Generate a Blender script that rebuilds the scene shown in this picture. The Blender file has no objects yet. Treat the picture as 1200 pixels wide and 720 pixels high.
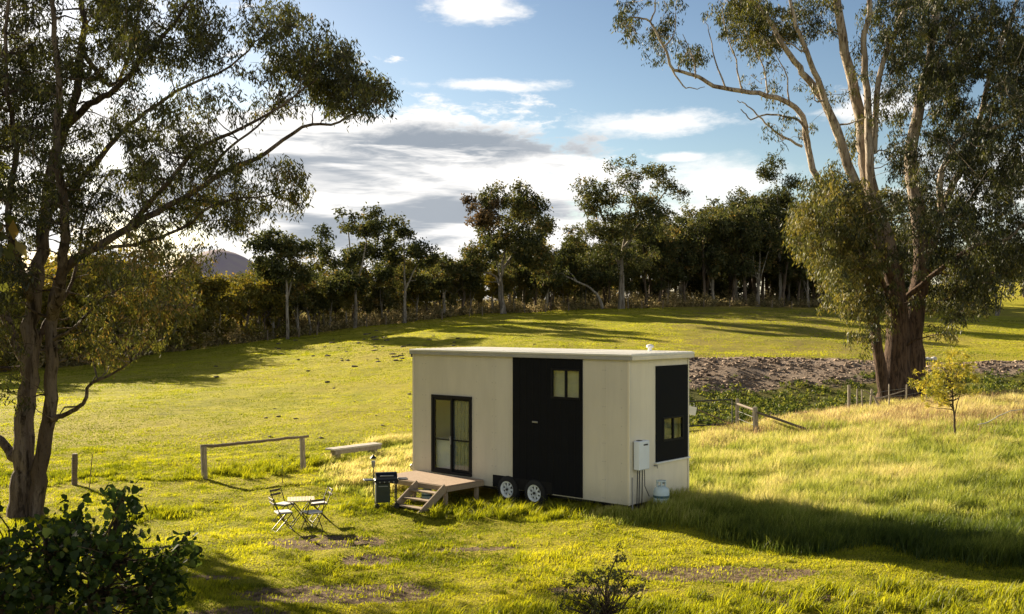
import bpy, math, random
import numpy as np
from mathutils import Vector, Matrix

# ------------------------------------------------------------------ camera, sky, sun, exposure
S = bpy.context.scene
COL = S.collection
CZ, F, HOR = 4.423, 1200.0, 379.0          # eye height, focal length and horizon row on a 1200 px wide frame
cam_d = bpy.data.cameras.new("camera"); cam = bpy.data.objects.new("camera", cam_d); COL.objects.link(cam)
cam.location = (0, 0, CZ); cam.rotation_euler = (math.pi/2, 0, 0)
cam_d.lens = 36; cam_d.sensor_width = 36; cam_d.shift_y = 19/1200
cam_d.clip_start = .1; cam_d.clip_end = 6000
S.camera = cam
SUN_EL, SUN_ROT = math.radians(19.5), math.radians(-42.3)
to_sun = Vector((math.sin(SUN_ROT)*math.cos(SUN_EL), math.cos(SUN_ROT)*math.cos(SUN_EL), math.sin(SUN_EL)))
sd = bpy.data.lights.new("sun", 'SUN'); sun = bpy.data.objects.new("sun", sd); COL.objects.link(sun)
sd.energy = 5.0; sd.angle = math.radians(.6); sd.color = (1.0, .86, .63)
sun.rotation_euler = to_sun.to_track_quat('Z', 'Y').to_euler(); sun.location = (-40, 40, 40)
SKY_STRENGTH = .05
CLOUD_WHITE = .37
S.view_settings.view_transform = 'Standard'; S.view_settings.look = 'None'
S.view_settings.exposure = 1.75; S.view_settings.gamma = 1.0
S.render.engine = 'CYCLES'
S.cycles.max_bounces = 6; S.cycles.diffuse_bounces = 3; S.cycles.transmission_bounces = 4
S.cycles.transparent_max_bounces = 8; S.cycles.sample_clamp_indirect = 6; S.cycles.use_denoising = True

class NT:
    """small helper for node trees"""
    def __init__(s, nt): s.nt = nt
    def n(s, typ, **kw):
        nd = s.nt.nodes.new(typ)
        for k, v in kw.items():
            if k == 'inp':
                for a, b in v.items():
                    if isinstance(b, bpy.types.NodeSocket): s.nt.links.new(b, nd.inputs[a])
                    else: nd.inputs[a].default_value = b
            else: setattr(nd, k, v)
        return nd
    def math(s, op, a, b=None, c=None, clamp=False):
        i = {0: a}
        if b is not None: i[1] = b
        if c is not None: i[2] = c
        return s.n('ShaderNodeMath', operation=op, use_clamp=clamp, inp=i).outputs[0]
    def noise(s, vec, scale, detail=4, rough=.55, dist=0):
        return s.n('ShaderNodeTexNoise', inp={'Vector': vec, 'Scale': scale, 'Detail': detail, 'Roughness': rough, 'Distortion': dist}).outputs['Fac']
    def ramp(s, fac, stops, interp='LINEAR'):
        r = s.n('ShaderNodeValToRGB', inp={0: fac}); r.color_ramp.interpolation = interp
        e = r.color_ramp.elements
        while len(e) < len(stops): e.new(.5)
        for el, (p, c) in zip(e, stops):
            el.position = p; el.color = (*c, 1) if len(c) == 3 else c
        return r.outputs[0]
    def mix(s, fac, a, b, mode='MIX'):
        m = s.n('ShaderNodeMix', data_type='RGBA', blend_type=mode)
        for sock, v in ((m.inputs[0], fac), (m.inputs[6], a), (m.inputs[7], b)):
            if isinstance(v, bpy.types.NodeSocket): s.nt.links.new(v, sock)
            else: sock.default_value = (*v, 1) if isinstance(v, tuple) and len(v) == 3 else v
        return m.outputs[2]
    def smooth(s, v, lo, hi):
        return s.n('ShaderNodeMapRange', interpolation_type='SMOOTHSTEP', inp={0: v, 1: lo, 2: hi, 3: 0., 4: 1.}).outputs[0]
    def link(s, a, b): s.nt.links.new(a, b)

def build_world():
    w = bpy.data.worlds.new("World"); S.world = w; w.use_nodes = True
    nt = w.node_tree; nt.nodes.clear(); t = NT(nt)
    sky = t.n('ShaderNodeTexSky', sky_type='NISHITA', sun_disc=False, sun_elevation=SUN_EL, sun_rotation=SUN_ROT,
              altitude=200, air_density=1.0, dust_density=.6, ozone_density=1.2)
    bg_sky = t.n('ShaderNodeBackground', inp={0: t.n('ShaderNodeGamma', inp={0: t.mix(1., sky.outputs[0], (.56, .512, .47), 'MULTIPLY'), 1: 1.45}).outputs[0], 1: SKY_STRENGTH})
    d = t.n('ShaderNodeTexCoord').outputs['Generated']
    xyz = t.n('ShaderNodeSeparateXYZ', inp={0: d})
    x, y, z = xyz.outputs
    hy = t.math('MAXIMUM', t.math('POWER', t.math('ADD', t.math('MULTIPLY', x, x), t.math('MULTIPLY', y, y)), .5), .05)
    az = t.math('ARCTAN2', x, y)              # bearing, 0 = along the view
    el = t.math('DIVIDE', z, hy)              # tangent of the elevation
    p = t.n('ShaderNodeCombineXYZ', inp={0: az, 1: t.math('MULTIPLY', el, 2.6), 2: .3}).outputs[0]
    n1 = t.noise(p, 5.5, 6, .58, .25)
    n2 = t.noise(p, 16, 5, .6, .3)
    n3 = t.noise(t.n('ShaderNodeCombineXYZ', inp={0: t.math('MULTIPLY', az, .5), 1: t.math('MULTIPLY', el, 3.6), 2: .9}).outputs[0], 9.5, 4, .5, .4)
    wob = t.math('MULTIPLY', t.math('SUBTRACT', n1, .5), 1.6)
    n5 = t.noise(p, 46, 5, .65, .2)
    wob2 = t.math('ADD', t.math('MULTIPLY', t.math('SUBTRACT', n2, .5), 1.6), t.math('MULTIPLY', t.math('SUBTRACT', n5, .5), 1.1))
    def bank(u, v, ru, rv, rag=1.0):          # a cloud bank centred on bearing u, slope v
        a = t.math('DIVIDE', t.math('SUBTRACT', az, u), ru)
        b = t.math('DIVIDE', t.math('SUBTRACT', el, v), rv)
        r = t.math('POWER', t.math('ADD', t.math('MULTIPLY', a, a), t.math('MULTIPLY', b, b)), .5)
        q = t.math('ADD', t.math('SUBTRACT', 1., r), t.math('MULTIPLY', t.math('ADD', wob, wob2), rag))
        return q
    big = t.math('MAXIMUM', bank(-.16, .130, .29, .095, .6), bank(-.75, .16, .50, .26, .8))
    big = t.math('MAXIMUM', big, bank(-.05, .06, .3, .06, .6))
    small = bank(.145, .192, .105, .016, .8)
    for a in ((.205, .133, .095, .034, .5), (-.035, .309, .065, .022, .8), (-.03, .232, .085, .007, .9), (.165, .16, .03, .006, .8),
              (.20, .10, .13, .03, .6), (.45, .12, .16, .05, .9), (.34, .20, .06, .018, .9), (1.5, .35, .55, .3, 1.), (2.6, .5, .9, .5, .9), (-2.5, .5, .8, .5, .9), (.62, .25, .1, .03, 1.)):  # widest banks lie behind the view, added unseen to brighten the shaded walls
        small = t.math('MAXIMUM', small, bank(*a))
    mb = t.smooth(big, .0, .28); ms = t.math('MULTIPLY', t.smooth(small, .0, .75), .85)
    mask = t.math('MAXIMUM', mb, ms)
    # thin veil low over the horizon
    veil = t.math('MULTIPLY', t.smooth(el, .16, 0.0), .45)
    mask = t.math('MAXIMUM', mask, veil)
    mask = t.math('MULTIPLY', mask, t.smooth(el, -.02, .01))
    # grey bellies inside the big bank, in long flat streaks; thick middle darkest
    n4 = t.noise(t.n('ShaderNodeCombineXYZ', inp={0: t.math('MULTIPLY', az, .55), 1: t.math('MULTIPLY', el, 4.2), 2: 2.4}).outputs[0], 16, 5, .6, .5)
    core = t.smooth(bank(-.12, .135, .30, .10, .25), 0., .5)
    streak = t.smooth(t.math('ADD', t.math('MULTIPLY', n3, .65), t.math('MULTIPLY', n4, .35)), .46, .60)
    lens = t.math('MULTIPLY', t.smooth(bank(-.075, .175, .15, .026, .5), .0, .7), t.smooth(n4, .30, .50))
    lens2 = t.smooth(bank(-.10, .108, .085, .011, .25), .0, .9)
    lens3 = t.smooth(bank(-.17, .140, .07, .010, .3), .0, .9)
    grey = t.math('MAXIMUM', t.math('MULTIPLY', t.math('MULTIPLY', core, streak), .92), t.math('MAXIMUM', t.math('MULTIPLY', lens, 1.), t.math('MAXIMUM', t.math('MULTIPLY', lens2, .75), t.math('MULTIPLY', lens3, .6))), clamp=True)
    shade = t.math('SUBTRACT', 1.05, t.math('MULTIPLY', n2, .35), clamp=True)
    col = t.mix(grey, (1.0, .97, .93), (.27, .31, .36))
    col = t.mix(shade, t.mix(.5, col, (.62, .65, .70)), col)
    bg_cl = t.n('ShaderNodeBackground', inp={0: col, 1: CLOUD_WHITE})
    ms_ = t.n('ShaderNodeMixShader', inp={0: mask, 1: bg_sky.outputs[0], 2: bg_cl.outputs[0]})
    out = t.n('ShaderNodeOutputWorld'); t.link(ms_.outputs[0], out.inputs[0])
    w.cycles.sampling_method = 'MANUAL'; w.cycles.sample_map_resolution = 512
build_world()

rng = np.random.default_rng(7)
random.seed(7)

# ------------------------------------------------------------------ terrain height
_cols = {
 -900: [(0,0),(30,0),(75,.6),(120,1.5),(400,6)],
 0:    [(0,-.1),(24,-.1),(30,0),(75,.6),(110,2.2),(400,8)],
 250:  [(0,-.1),(24,-.12),(30,-.05),(60,.65),(95,2.1),(130,3.3),(400,10)],
 400:  [(0,-.05),(23,-.12),(30,-.02),(60,1.2),(105,3.6),(150,4.6),(400,12)],
 560:  [(0,0),(22,-.08),(26,-.06),(30,.05),(60,1.75),(115,5.4),(150,6.2),(400,14)],
 640: [(0,0),(20,0),(25,-.02),(30,.08),(42,.3),(60,1.7),(70,2.4),(120,5.9),(150,6.5),(400,14)],
 730: [(0,0),(20,.02),(23.5,.17),(26,.2),(30,.12),(42,.35),(60,1.7),(70,2.4),(125,6.3),(160,7),(400,14)],
 800: [(0,0),(20,.05),(23,.2),(27,.24),(31,.12),(42,.1),(52,.2),(58,.9),(66,2.2),(72,2.5),(105,5.0),(130,6.5),(160,7),(400,14)],
 880: [(0,0),(20,.05),(25,.15),(30,.12),(42,0),(50,0),(57,.3),(65,2.15),(70,2.3),(100,4.4),(132,6.5),(160,7),(400,14)],
 1000: [(0,0),(20,.12),(26,.2),(34,.3),(44,.45),(50,.15),(57,.3),(65,2.1),(72,2.35),(135,6.5),(400,15)],
 1200: [(0,0),(18,.15),(26,.35),(34,.5),(44,.95),(50,.9),(56,1.0),(64,2.1),(72,2.2),(110,4),(150,5.3),(220,13),(300,20),(400,24)],
 2200: [(0,0),(20,.3),(44,1),(64,2),(110,4),(150,7),(220,16),(400,28)],
}
def vnoise(x, y, s, seed=0):
    """cheap smooth value noise, 0..1"""
    x = np.asarray(x)/s+seed*17.3; y = np.asarray(y)/s+seed*9.1
    xi, yi = np.floor(x).astype(np.int64), np.floor(y).astype(np.int64)
    fx, fy = x-xi, y-yi; fx = fx*fx*(3-2*fx); fy = fy*fy*(3-2*fy)
    def h(a, b):
        v = np.sin(a*127.1+b*311.7+seed*74.7)*43758.5453
        return v-np.floor(v)
    return (h(xi, yi)*(1-fx)+h(xi+1, yi)*fx)*(1-fy)+(h(xi, yi+1)*(1-fx)+h(xi+1, yi+1)*fx)*fy
_us = np.array(sorted(_cols)); _uu = (_us-600)/1200
_lo, _hi, _NY, _NU = math.log(8.), math.log(400.), 320, 300
_Yk = np.exp(np.linspace(_lo, _hi, _NY)); _uk = np.linspace(-1.25, 1.33, _NU)
_T = np.array([np.interp(_Yk, *zip(*_cols[c])) for c in _us])            # cols x NY
_T = np.array([[0]*0]) if False else np.stack([np.interp(_uk, _uu, _T[:, j]) for j in range(_NY)], 1)   # NU x NY
def _blur(a, k, ax):
    w = np.exp(-.5*(np.arange(-3*k, 3*k+1)/k)**2); w /= w.sum()
    p = [(0, 0), (0, 0)]; p[ax] = (3*k, 3*k)
    b = np.pad(a, p, mode='edge')
    return np.apply_along_axis(lambda r: np.convolve(r, w, 'valid'), ax, b)
_T = _blur(_blur(_T, 4, 0), 3, 1)
def ground(x, y):
    x = np.asarray(x, float); y = np.asarray(y, float)
    yc = np.clip(y, 8., 399.)
    u = np.clip(x/np.maximum(y, 14.), -1.24, 1.32)
    fi = (u+1.25)/(2.58)*(_NU-1); fj = (np.log(yc)-_lo)/(_hi-_lo)*(_NY-1)
    i = np.clip(fi.astype(int), 0, _NU-2); j = np.clip(fj.astype(int), 0, _NY-2)
    a, b = fi-i, fj-j
    z = _T[i, j]*(1-a)*(1-b)+_T[i+1, j]*a*(1-b)+_T[i, j+1]*(1-a)*b+_T[i+1, j+1]*a*b
    n = .05*np.sin(x*.31+1.3*np.sin(y*.17))*np.cos(y*.23+.7)*np.clip((y-28)/20, 0, 1)*2
    k = np.clip((y-9)/4, 0, 1)*np.clip((170-y)/40, 0, 1)
    n += k*((vnoise(x, y, .75, 61)-.5)*.07+(vnoise(x, y, .33, 62)-.5)*.028+(vnoise(x, y, 2.1, 63)-.5)*.07)*np.clip(1.15-.0*y, 0, 1)
    n += k*np.clip((y-40)/20, 0, 1)*((vnoise(x, y, 3.3, 64)-.5)*.16+(vnoise(x, y, 6.5, 65)-.5)*.22)
    return z+n
def gz(x, y): return float(ground(x, y))
def at(px, Y): return (px-600)/1200*Y
def pt(px, row, Y): return np.array([(px-600)/1200*Y, Y, CZ-(row-HOR)*Y/1200])

def ell(x, y, cx, cy, rx, ry, soft=.5):
    r = np.sqrt(((x-cx)/rx)**2+((y-cy)/ry)**2)
    return np.clip((1-r)/soft+.5, 0, 1)

def dirt_mask(x, y):
    m = ell(x, y, -2.9, 17.2, 1.9, .75)
    for a in ((-3.9, 21.1, 1.5, .8), (3.6, 17.9, 1.8, .75), (-4.4, 15.9, 1.0, .6), (-2.7, 19.6, .6, .45), (1.4, 16.9, 1.0, .35), (-.8, 20.3, .9, .3), (-2.4, 14.6, 1.4, .6), (4.6, 16.2, .8, .4), (-5.3, 18.3, .5, .3)):
        m = np.maximum(m, ell(x, y, *a)*.95)
    n = vnoise(x, y, .55, 1)*.5+vnoise(x, y, .22, 2)*.5
    n = n*.75+vnoise(x, y, .11, 15)*.25
    base = np.clip(m*1.15-.05-(1-n)*.95, 0, 1)*2.6
    streak = np.clip((vnoise(x, y, .9, 3)*.55+vnoise(x, y*2, .35, 4)*.45-.72)*5, 0, 1)*np.clip((27-y)/4, 0, 1)*np.clip((y-13)/3, 0, 1)*.6
    return np.clip(np.maximum(base, streak), 0, 1)
def u_of(x, y): return 600+1200*x/np.maximum(y, 10)
def bank_mask(x, y):      # bare brown earth of the bank
    px = u_of(x, y)
    w = vnoise(x, y, 2.5, 5)*3+vnoise(x, y, .8, 6)*1.5
    lo = np.interp(px, [700, 800, 960, 1040, 1120, 1300], [55, 56, 58.5, 59, 59.5, 59])
    hi = np.interp(px, [700, 800, 1000, 1200, 1300], [66, 66.2, 66, 65.0, 65])
    m = np.clip((y-lo-w+2)/1.0, 0, 1)*np.clip((hi-y+w*.12)/.4, 0, 1)*np.clip((px-690)/60, 0, 1)*np.clip((1500-px)/200, 0, 1)
    strip = ell(px, y, 960, 48.6, 70, 1.4, .6)*np.clip((vnoise(x, y, 1.0, 8)-.3)*4, 0, 1)
    return np.clip(np.maximum(m, strip), 0, 1)
def weed_zone(x, y):
    px = u_of(x, y)
    lo = np.interp(px, [740, 800, 900, 1000, 1080, 1200, 1300], [43, 42.5, 44, 48, 50, 50.5, 51])
    return np.clip((y-lo)/1.5, 0, 1)*np.clip((62-y)/1.5, 0, 1)*np.clip((px-720)/60, 0, 1)*(1-bank_mask(x, y)*.93)
def tall_zone(x, y):      # long uncut grass right of the house
    px = u_of(x, y)
    n = (vnoise(x, y, 1.6, 9)-.5)*1.8
    lo = np.interp(px, [560, 640, 740, 860, 1000, 1200, 1400], [24.8, 23.6, 22.1, 19.6, 18.6, 17.2, 16.5])
    hi = np.interp(px, [560, 700, 800, 860, 960, 1040, 1200, 1400], [26.5, 30, 38, 42, 46, 49, 50, 51])
    return np.clip((y-lo+n)/.8, 0, 1)*np.clip((hi-y+n)/1.5, 0, 1)*np.clip((px-560)/20, 0, 1)
def gold_zone(x, y):      # dried off, straw coloured
    px = u_of(x, y)
    a = np.clip((y-36)/5, 0, 1)*np.clip((px-880)/80, 0, 1)*np.clip((52-y)/2, 0, 1)
    b = np.clip((y-24.5)/3, 0, 1)*.55*np.clip((px-760)/60, 0, 1)*np.clip((1180-px)/160, 0, 1)
    c = ell(x, y, -3.9, 31.5, 1.7, 4.5)*.85
    return np.clip(np.maximum(np.maximum(a, b), c)+(vnoise(x, y, 1.3, 11)-.5)*.5*(a+b+c > .05), 0, 1)

# ------------------------------------------------------------------ object helpers
def tag(o, label=None, cat=None, group=None, kind=None):
    if label: o['label'] = label
    if cat: o['category'] = cat
    if group: o['group'] = group
    if kind: o['kind'] = kind
    return o
def empty(name, loc=(0, 0, 0), rz=0, label=None, cat=None, group=None):
    o = bpy.data.objects.new(name, None); COL.objects.link(o)
    o.location = loc; o.rotation_euler = (0, 0, rz); o.empty_display_size = .2
    return tag(o, label, cat, group)
def copy_tree(o, parent=None):
    c = o.copy(); COL.objects.link(c)
    if parent is not None: c.parent = parent
    for ch in list(o.children): copy_tree(ch, c)
    return c
def link_mesh(name, me, m, parent=None):
    o = bpy.data.objects.new(name, me); COL.objects.link(o)
    me.materials.append(m) if m else None
    if parent is not None: o.parent = parent
    return o

class MB:
    """collects simple solids and links them as one mesh object"""
    def __init__(s): s.v, s.f, s.sm = [], [], []
    def add(s, vs, fs, smooth=False, M=None):
        b = len(s.v)
        for p in vs:
            p = Vector(p)
            s.v.append(tuple(M @ p) if M is not None else tuple(p))
        for f in fs: s.f.append(tuple(b+i for i in f)); s.sm.append(smooth)
        return s
    def box(s, c, d, bev=.0, M=None, rot=None):
        """box with optional chamfered edges; c centre, d full size"""
        R = Matrix.Translation(c) @ (rot.to_4x4() if rot is not None else Matrix())
        if M is not None: R = M @ R
        hx, hy, hz = d[0]/2, d[1]/2, d[2]/2
        b = min(bev, hx*.45, hy*.45, hz*.45)
        if b <= 0:
            vs = [(sx*hx, sy*hy, sz*hz) for sx in (-1, 1) for sy in (-1, 1) for sz in (-1, 1)]
            fs = [(0, 1, 3, 2), (4, 6, 7, 5), (0, 4, 5, 1), (2, 3, 7, 6), (0, 2, 6, 4), (1, 5, 7, 3)]
            return s.add(vs, fs, False, R)
        vs, idx = [], {}
        for sx in (-1, 1):
            for sy in (-1, 1):
                for sz in (-1, 1):
                    for k in range(3):
                        e = [hx-b, hy-b, hz-b]; e[k] += b
                        idx[(sx, sy, sz, k)] = len(vs); vs.append((sx*e[0], sy*e[1], sz*e[2]))
        fs = []
        def q(*k): fs.append(tuple(idx[i] for i in k))
        for sg in (-1, 1):
            q((sg, -1, -1, 0), (sg, 1, -1, 0), (sg, 1, 1, 0), (sg, -1, 1, 0))
            q((-1, sg, -1, 1), (1, sg, -1, 1), (1, sg, 1, 1), (-1, sg, 1, 1))
            q((-1, -1, sg, 2), (1, -1, sg, 2), (1, 1, sg, 2), (-1, 1, sg, 2))
        for a_ in (-1, 1):
            for b_ in (-1, 1):
                q((a_, b_, -1, 0), (a_, b_, 1, 0), (a_, b_, 1, 1), (a_, b_, -1, 1))
                q((a_, -1, b_, 0), (a_, 1, b_, 0), (a_, 1, b_, 2), (a_, -1, b_, 2))
                q((-1, a_, b_, 1), (1, a_, b_, 1), (1, a_, b_, 2), (-1, a_, b_, 2))
                for c_ in (-1, 1): q((a_, b_, c_, 0), (a_, b_, c_, 1), (a_, b_, c_, 2))
        return s.add(vs, fs, False, R)
    def tube(s, pts, rad, n=8, cap=True, M=None):
        pts = [Vector(p) for p in pts]; k = len(pts)
        if not hasattr(rad, '__len__'): rad = [rad]*k
        vs, fs = [], []; ref = Vector((0, 0, 1))
        d0 = (pts[1]-pts[0]).normalized()
        if abs(d0.z) > .9: ref = Vector((1, 0, 0))
        side = d0.cross(ref).normalized()
        for i, p in enumerate(pts):
            d = (pts[min(i+1, k-1)]-pts[max(i-1, 0)])
            d = d.normalized() if d.length > 1e-9 else d0
            side = (side-d*side.dot(d)).normalized(); up = side.cross(d)
            for j in range(n):
                a = 2*math.pi*j/n
                vs.append(p+(side*math.cos(a)+up*math.sin(a))*rad[i])
        for i in range(k-1):
            for j in range(n):
                j2 = (j+1) % n
                fs.append((i*n+j, i*n+j2, (i+1)*n+j2, (i+1)*n+j))
        s.add(vs, fs, True, M)
        if cap:
            s.add(vs[:n], [tuple(range(n))[::-1]], False, M); s.add(vs[-n:], [tuple(range(n))], False, M)
        return s
    def lathe(s, prof, n=24, M=None, axis='Z'):
        vs, fs = [], []
        for r, z in prof:
            for j in range(n):
                a = 2*math.pi*j/n
                vs.append((r*math.cos(a), r*math.sin(a), z) if axis == 'Z' else (r*math.cos(a), z, r*math.sin(a)))
        for i in range(len(prof)-1):
            for j in range(n):
                j2 = (j+1) % n; fs.append((i*n+j, i*n+j2, (i+1)*n+j2, (i+1)*n+j))
        fs.append(tuple(range(n))[::-1]); fs.append(tuple((len(prof)-1)*n+j for j in range(n)))
        return s.add(vs, fs, True, M)
    def build(s, name, m, parent=None, sharp=True):
        me = bpy.data.meshes.new(name); me.from_pydata(s.v, [], s.f)
        me.polygons.foreach_set('use_smooth', s.sm); me.update()
        if sharp and any(s.sm): me.set_sharp_from_angle(angle=math.radians(40))
        return link_mesh(name, me, m, parent)

def np_mesh(name, V, tris, m, parent=None, attrs=None, smooth=False, quads=None):
    """mesh straight from arrays; V n x 3, tris k x 3"""
    me = bpy.data.meshes.new(name)
    V = np.ascontiguousarray(V, dtype=np.float32); k = len(tris)
    me.vertices.add(len(V)); me.vertices.foreach_set('co', V.ravel())
    loops = np.ascontiguousarray(tris, dtype=np.int32).ravel(); w = tris.shape[1]
    me.loops.add(len(loops)); me.loops.foreach_set('vertex_index', loops)
    me.polygons.add(k); me.polygons.foreach_set('loop_start', np.arange(0, k*w, w, dtype=np.int32))
    try: me.polygons.foreach_set('loop_total', np.full(k, w, dtype=np.int32))
    except Exception: pass
    if smooth: me.polygons.foreach_set('use_smooth', np.ones(k, dtype=bool))
    for an, val in (attrs or {}).items():
        a = me.attributes.new(an, 'FLOAT', 'POINT'); a.data.foreach_set('value', np.ascontiguousarray(val, dtype=np.float32))
    me.update(); me.validate()
    return link_mesh(name, me, m, parent)

# ------------------------------------------------------------------ materials
def newmat(name):
    m = bpy.data.materials.new(name); m.use_nodes = True
    m.node_tree.nodes.clear(); return m, NT(m.node_tree)
def finish(t, sh, disp=None):
    o = t.n('ShaderNodeOutputMaterial'); t.link(sh, o.inputs[0])
def principled(t, color, rough=.6, metal=0., spec=.4, normal=None, **kw):
    inp = {'Base Color': color if isinstance(color, bpy.types.NodeSocket) else (*color, 1), 'Roughness': rough, 'Metallic': metal, 'Specular IOR Level': spec}
    inp.update(kw)
    if normal is not None: inp['Normal'] = normal
    return t.n('ShaderNodeBsdfPrincipled', inp=inp).outputs[0]
def bump(t, h, strength=.3, dist=.02):
    return t.n('ShaderNodeBump', inp={'Height': h, 'Strength': strength, 'Distance': dist}).outputs[0]
def obj_co(t): return t.n('ShaderNodeTexCoord').outputs['Object']
def scaled(t, v, s):
    return t.n('ShaderNodeVectorMath', operation='MULTIPLY', inp={0: v, 1: s}).outputs[0]

def paint(name, color, rough=.5, var=.12, metal=0., bumps=.0, spec=.35, scale=3.):
    m, t = newmat(name); co = obj_co(t)
    n = t.noise(co, scale, 5, .6); n2 = t.noise(co, scale*9, 3, .6)
    a = tuple(c*(1-var) for c in color); b = tuple(min(1, c*(1+var*.6)) for c in color)
    c = t.mix(t.smooth(n, .3, .7), a, b); c = t.mix(t.math('MULTIPLY', n2, var), c, tuple(x*.7 for x in color))
    nm = bump(t, n2, bumps, .004) if bumps else None
    finish(t, principled(t, c, t.math('ADD', t.math('MULTIPLY', n, .2), rough-.1), metal, spec, nm)); return m

def wall_mat(name, color, groove=.0):
    m, t = newmat(name); co = obj_co(t)
    n = t.noise(scaled(t, co, (1, 1, .25)), 2.2, 5, .6)
    st = t.noise(scaled(t, co, (9, 9, .35)), 1.6, 5, .65)
    c = t.mix(t.smooth(n, .3, .75), tuple(x*.93 for x in color), tuple(min(1, x*1.04) for x in color))
    z = t.n('ShaderNodeSeparateXYZ', inp={0: co}).outputs[2]
    low = t.smooth(z, .9, .25)
    c = t.mix(t.math('MULTIPLY', t.smooth(st, .5, .8), .28), c, tuple(x*.68 for x in color))
    grime = t.math('MULTIPLY', t.math('MULTIPLY', low, t.noise(co, 7, 5, .7)), .55)
    c = t.mix(grime, c, (.20, .19, .10))
    nm = bump(t, t.noise(co, 60, 3, .6), .12, .002)
    finish(t, principled(t, c, .62, 0, .3, nm)); return m

def wood_mat(name, a, b, scale=1., axis=(1, 12, 12), rough=.8):
    m, t = newmat(name); co = obj_co(t)
    g = t.noise(scaled(t, co, axis), 4*scale, 6, .65, .6); f = t.noise(co, 3, 4, .6)
    c = t.mix(t.smooth(g, .32, .68), a, b); c = t.mix(t.math('MULTIPLY', f, .45), c, tuple(x*.55 for x in a))
    finish(t, principled(t, c, rough, 0, .2, bump(t, g, .4, .006))); return m

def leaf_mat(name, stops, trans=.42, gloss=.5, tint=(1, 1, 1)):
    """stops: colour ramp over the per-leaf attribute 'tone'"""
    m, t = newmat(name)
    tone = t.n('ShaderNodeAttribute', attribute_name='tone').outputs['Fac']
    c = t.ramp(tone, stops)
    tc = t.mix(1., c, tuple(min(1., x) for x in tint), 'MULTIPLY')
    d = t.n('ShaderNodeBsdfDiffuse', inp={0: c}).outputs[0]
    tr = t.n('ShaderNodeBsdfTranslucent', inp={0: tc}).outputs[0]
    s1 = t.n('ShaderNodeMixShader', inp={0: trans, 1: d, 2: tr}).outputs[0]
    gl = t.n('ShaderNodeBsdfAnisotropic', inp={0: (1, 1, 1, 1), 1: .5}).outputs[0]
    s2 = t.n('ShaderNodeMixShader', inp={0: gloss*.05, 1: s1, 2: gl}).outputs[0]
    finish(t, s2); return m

def bark_mat(name, pale, mid, dark, stocking=0., rough_scale=1.):
    """smooth gum bark with peeling patches; 'stocking' is the height up to which rough dark bark clings"""
    m, t = newmat(name); co = obj_co(t)
    sv = scaled(t, co, (1, 1, .16))
    n = t.noise(sv, 2.4*rough_scale, 6, .6, .5); n2 = t.noise(sv, 9*rough_scale, 5, .65, .3); n3 = t.noise(co, .35, 2, .5)
    n4 = t.noise(scaled(t, co, (1, 1, .3)), 28*rough_scale, 4, .7)
    c = t.mix(t.smooth(n, .42, .58), pale, mid)
    c = t.mix(t.smooth(n2, .50, .64), c, dark)
    c = t.mix(t.math('MULTIPLY', t.smooth(n4, .5, .7), .55), c, dark)
    if stocking:
        z = t.n('ShaderNodeSeparateXYZ', inp={0: co}).outputs[2]
        zz = t.math('ADD', z, t.math('MULTIPLY', t.math('SUBTRACT', n, .5), stocking*1.3))
        k = t.smooth(zz, stocking*1.25, stocking*.75)
        rb = t.mix(t.smooth(n2, .35, .6), (.035, .024, .018), (.11, .072, .05))
        c = t.mix(k, c, rb)
    h = t.math('ADD', t.math('ADD', n2, n), t.math('MULTIPLY', n4, .4))
    finish(t, principled(t, c, .9, 0, .08, bump(t, h, 1., .09))); return m

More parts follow.
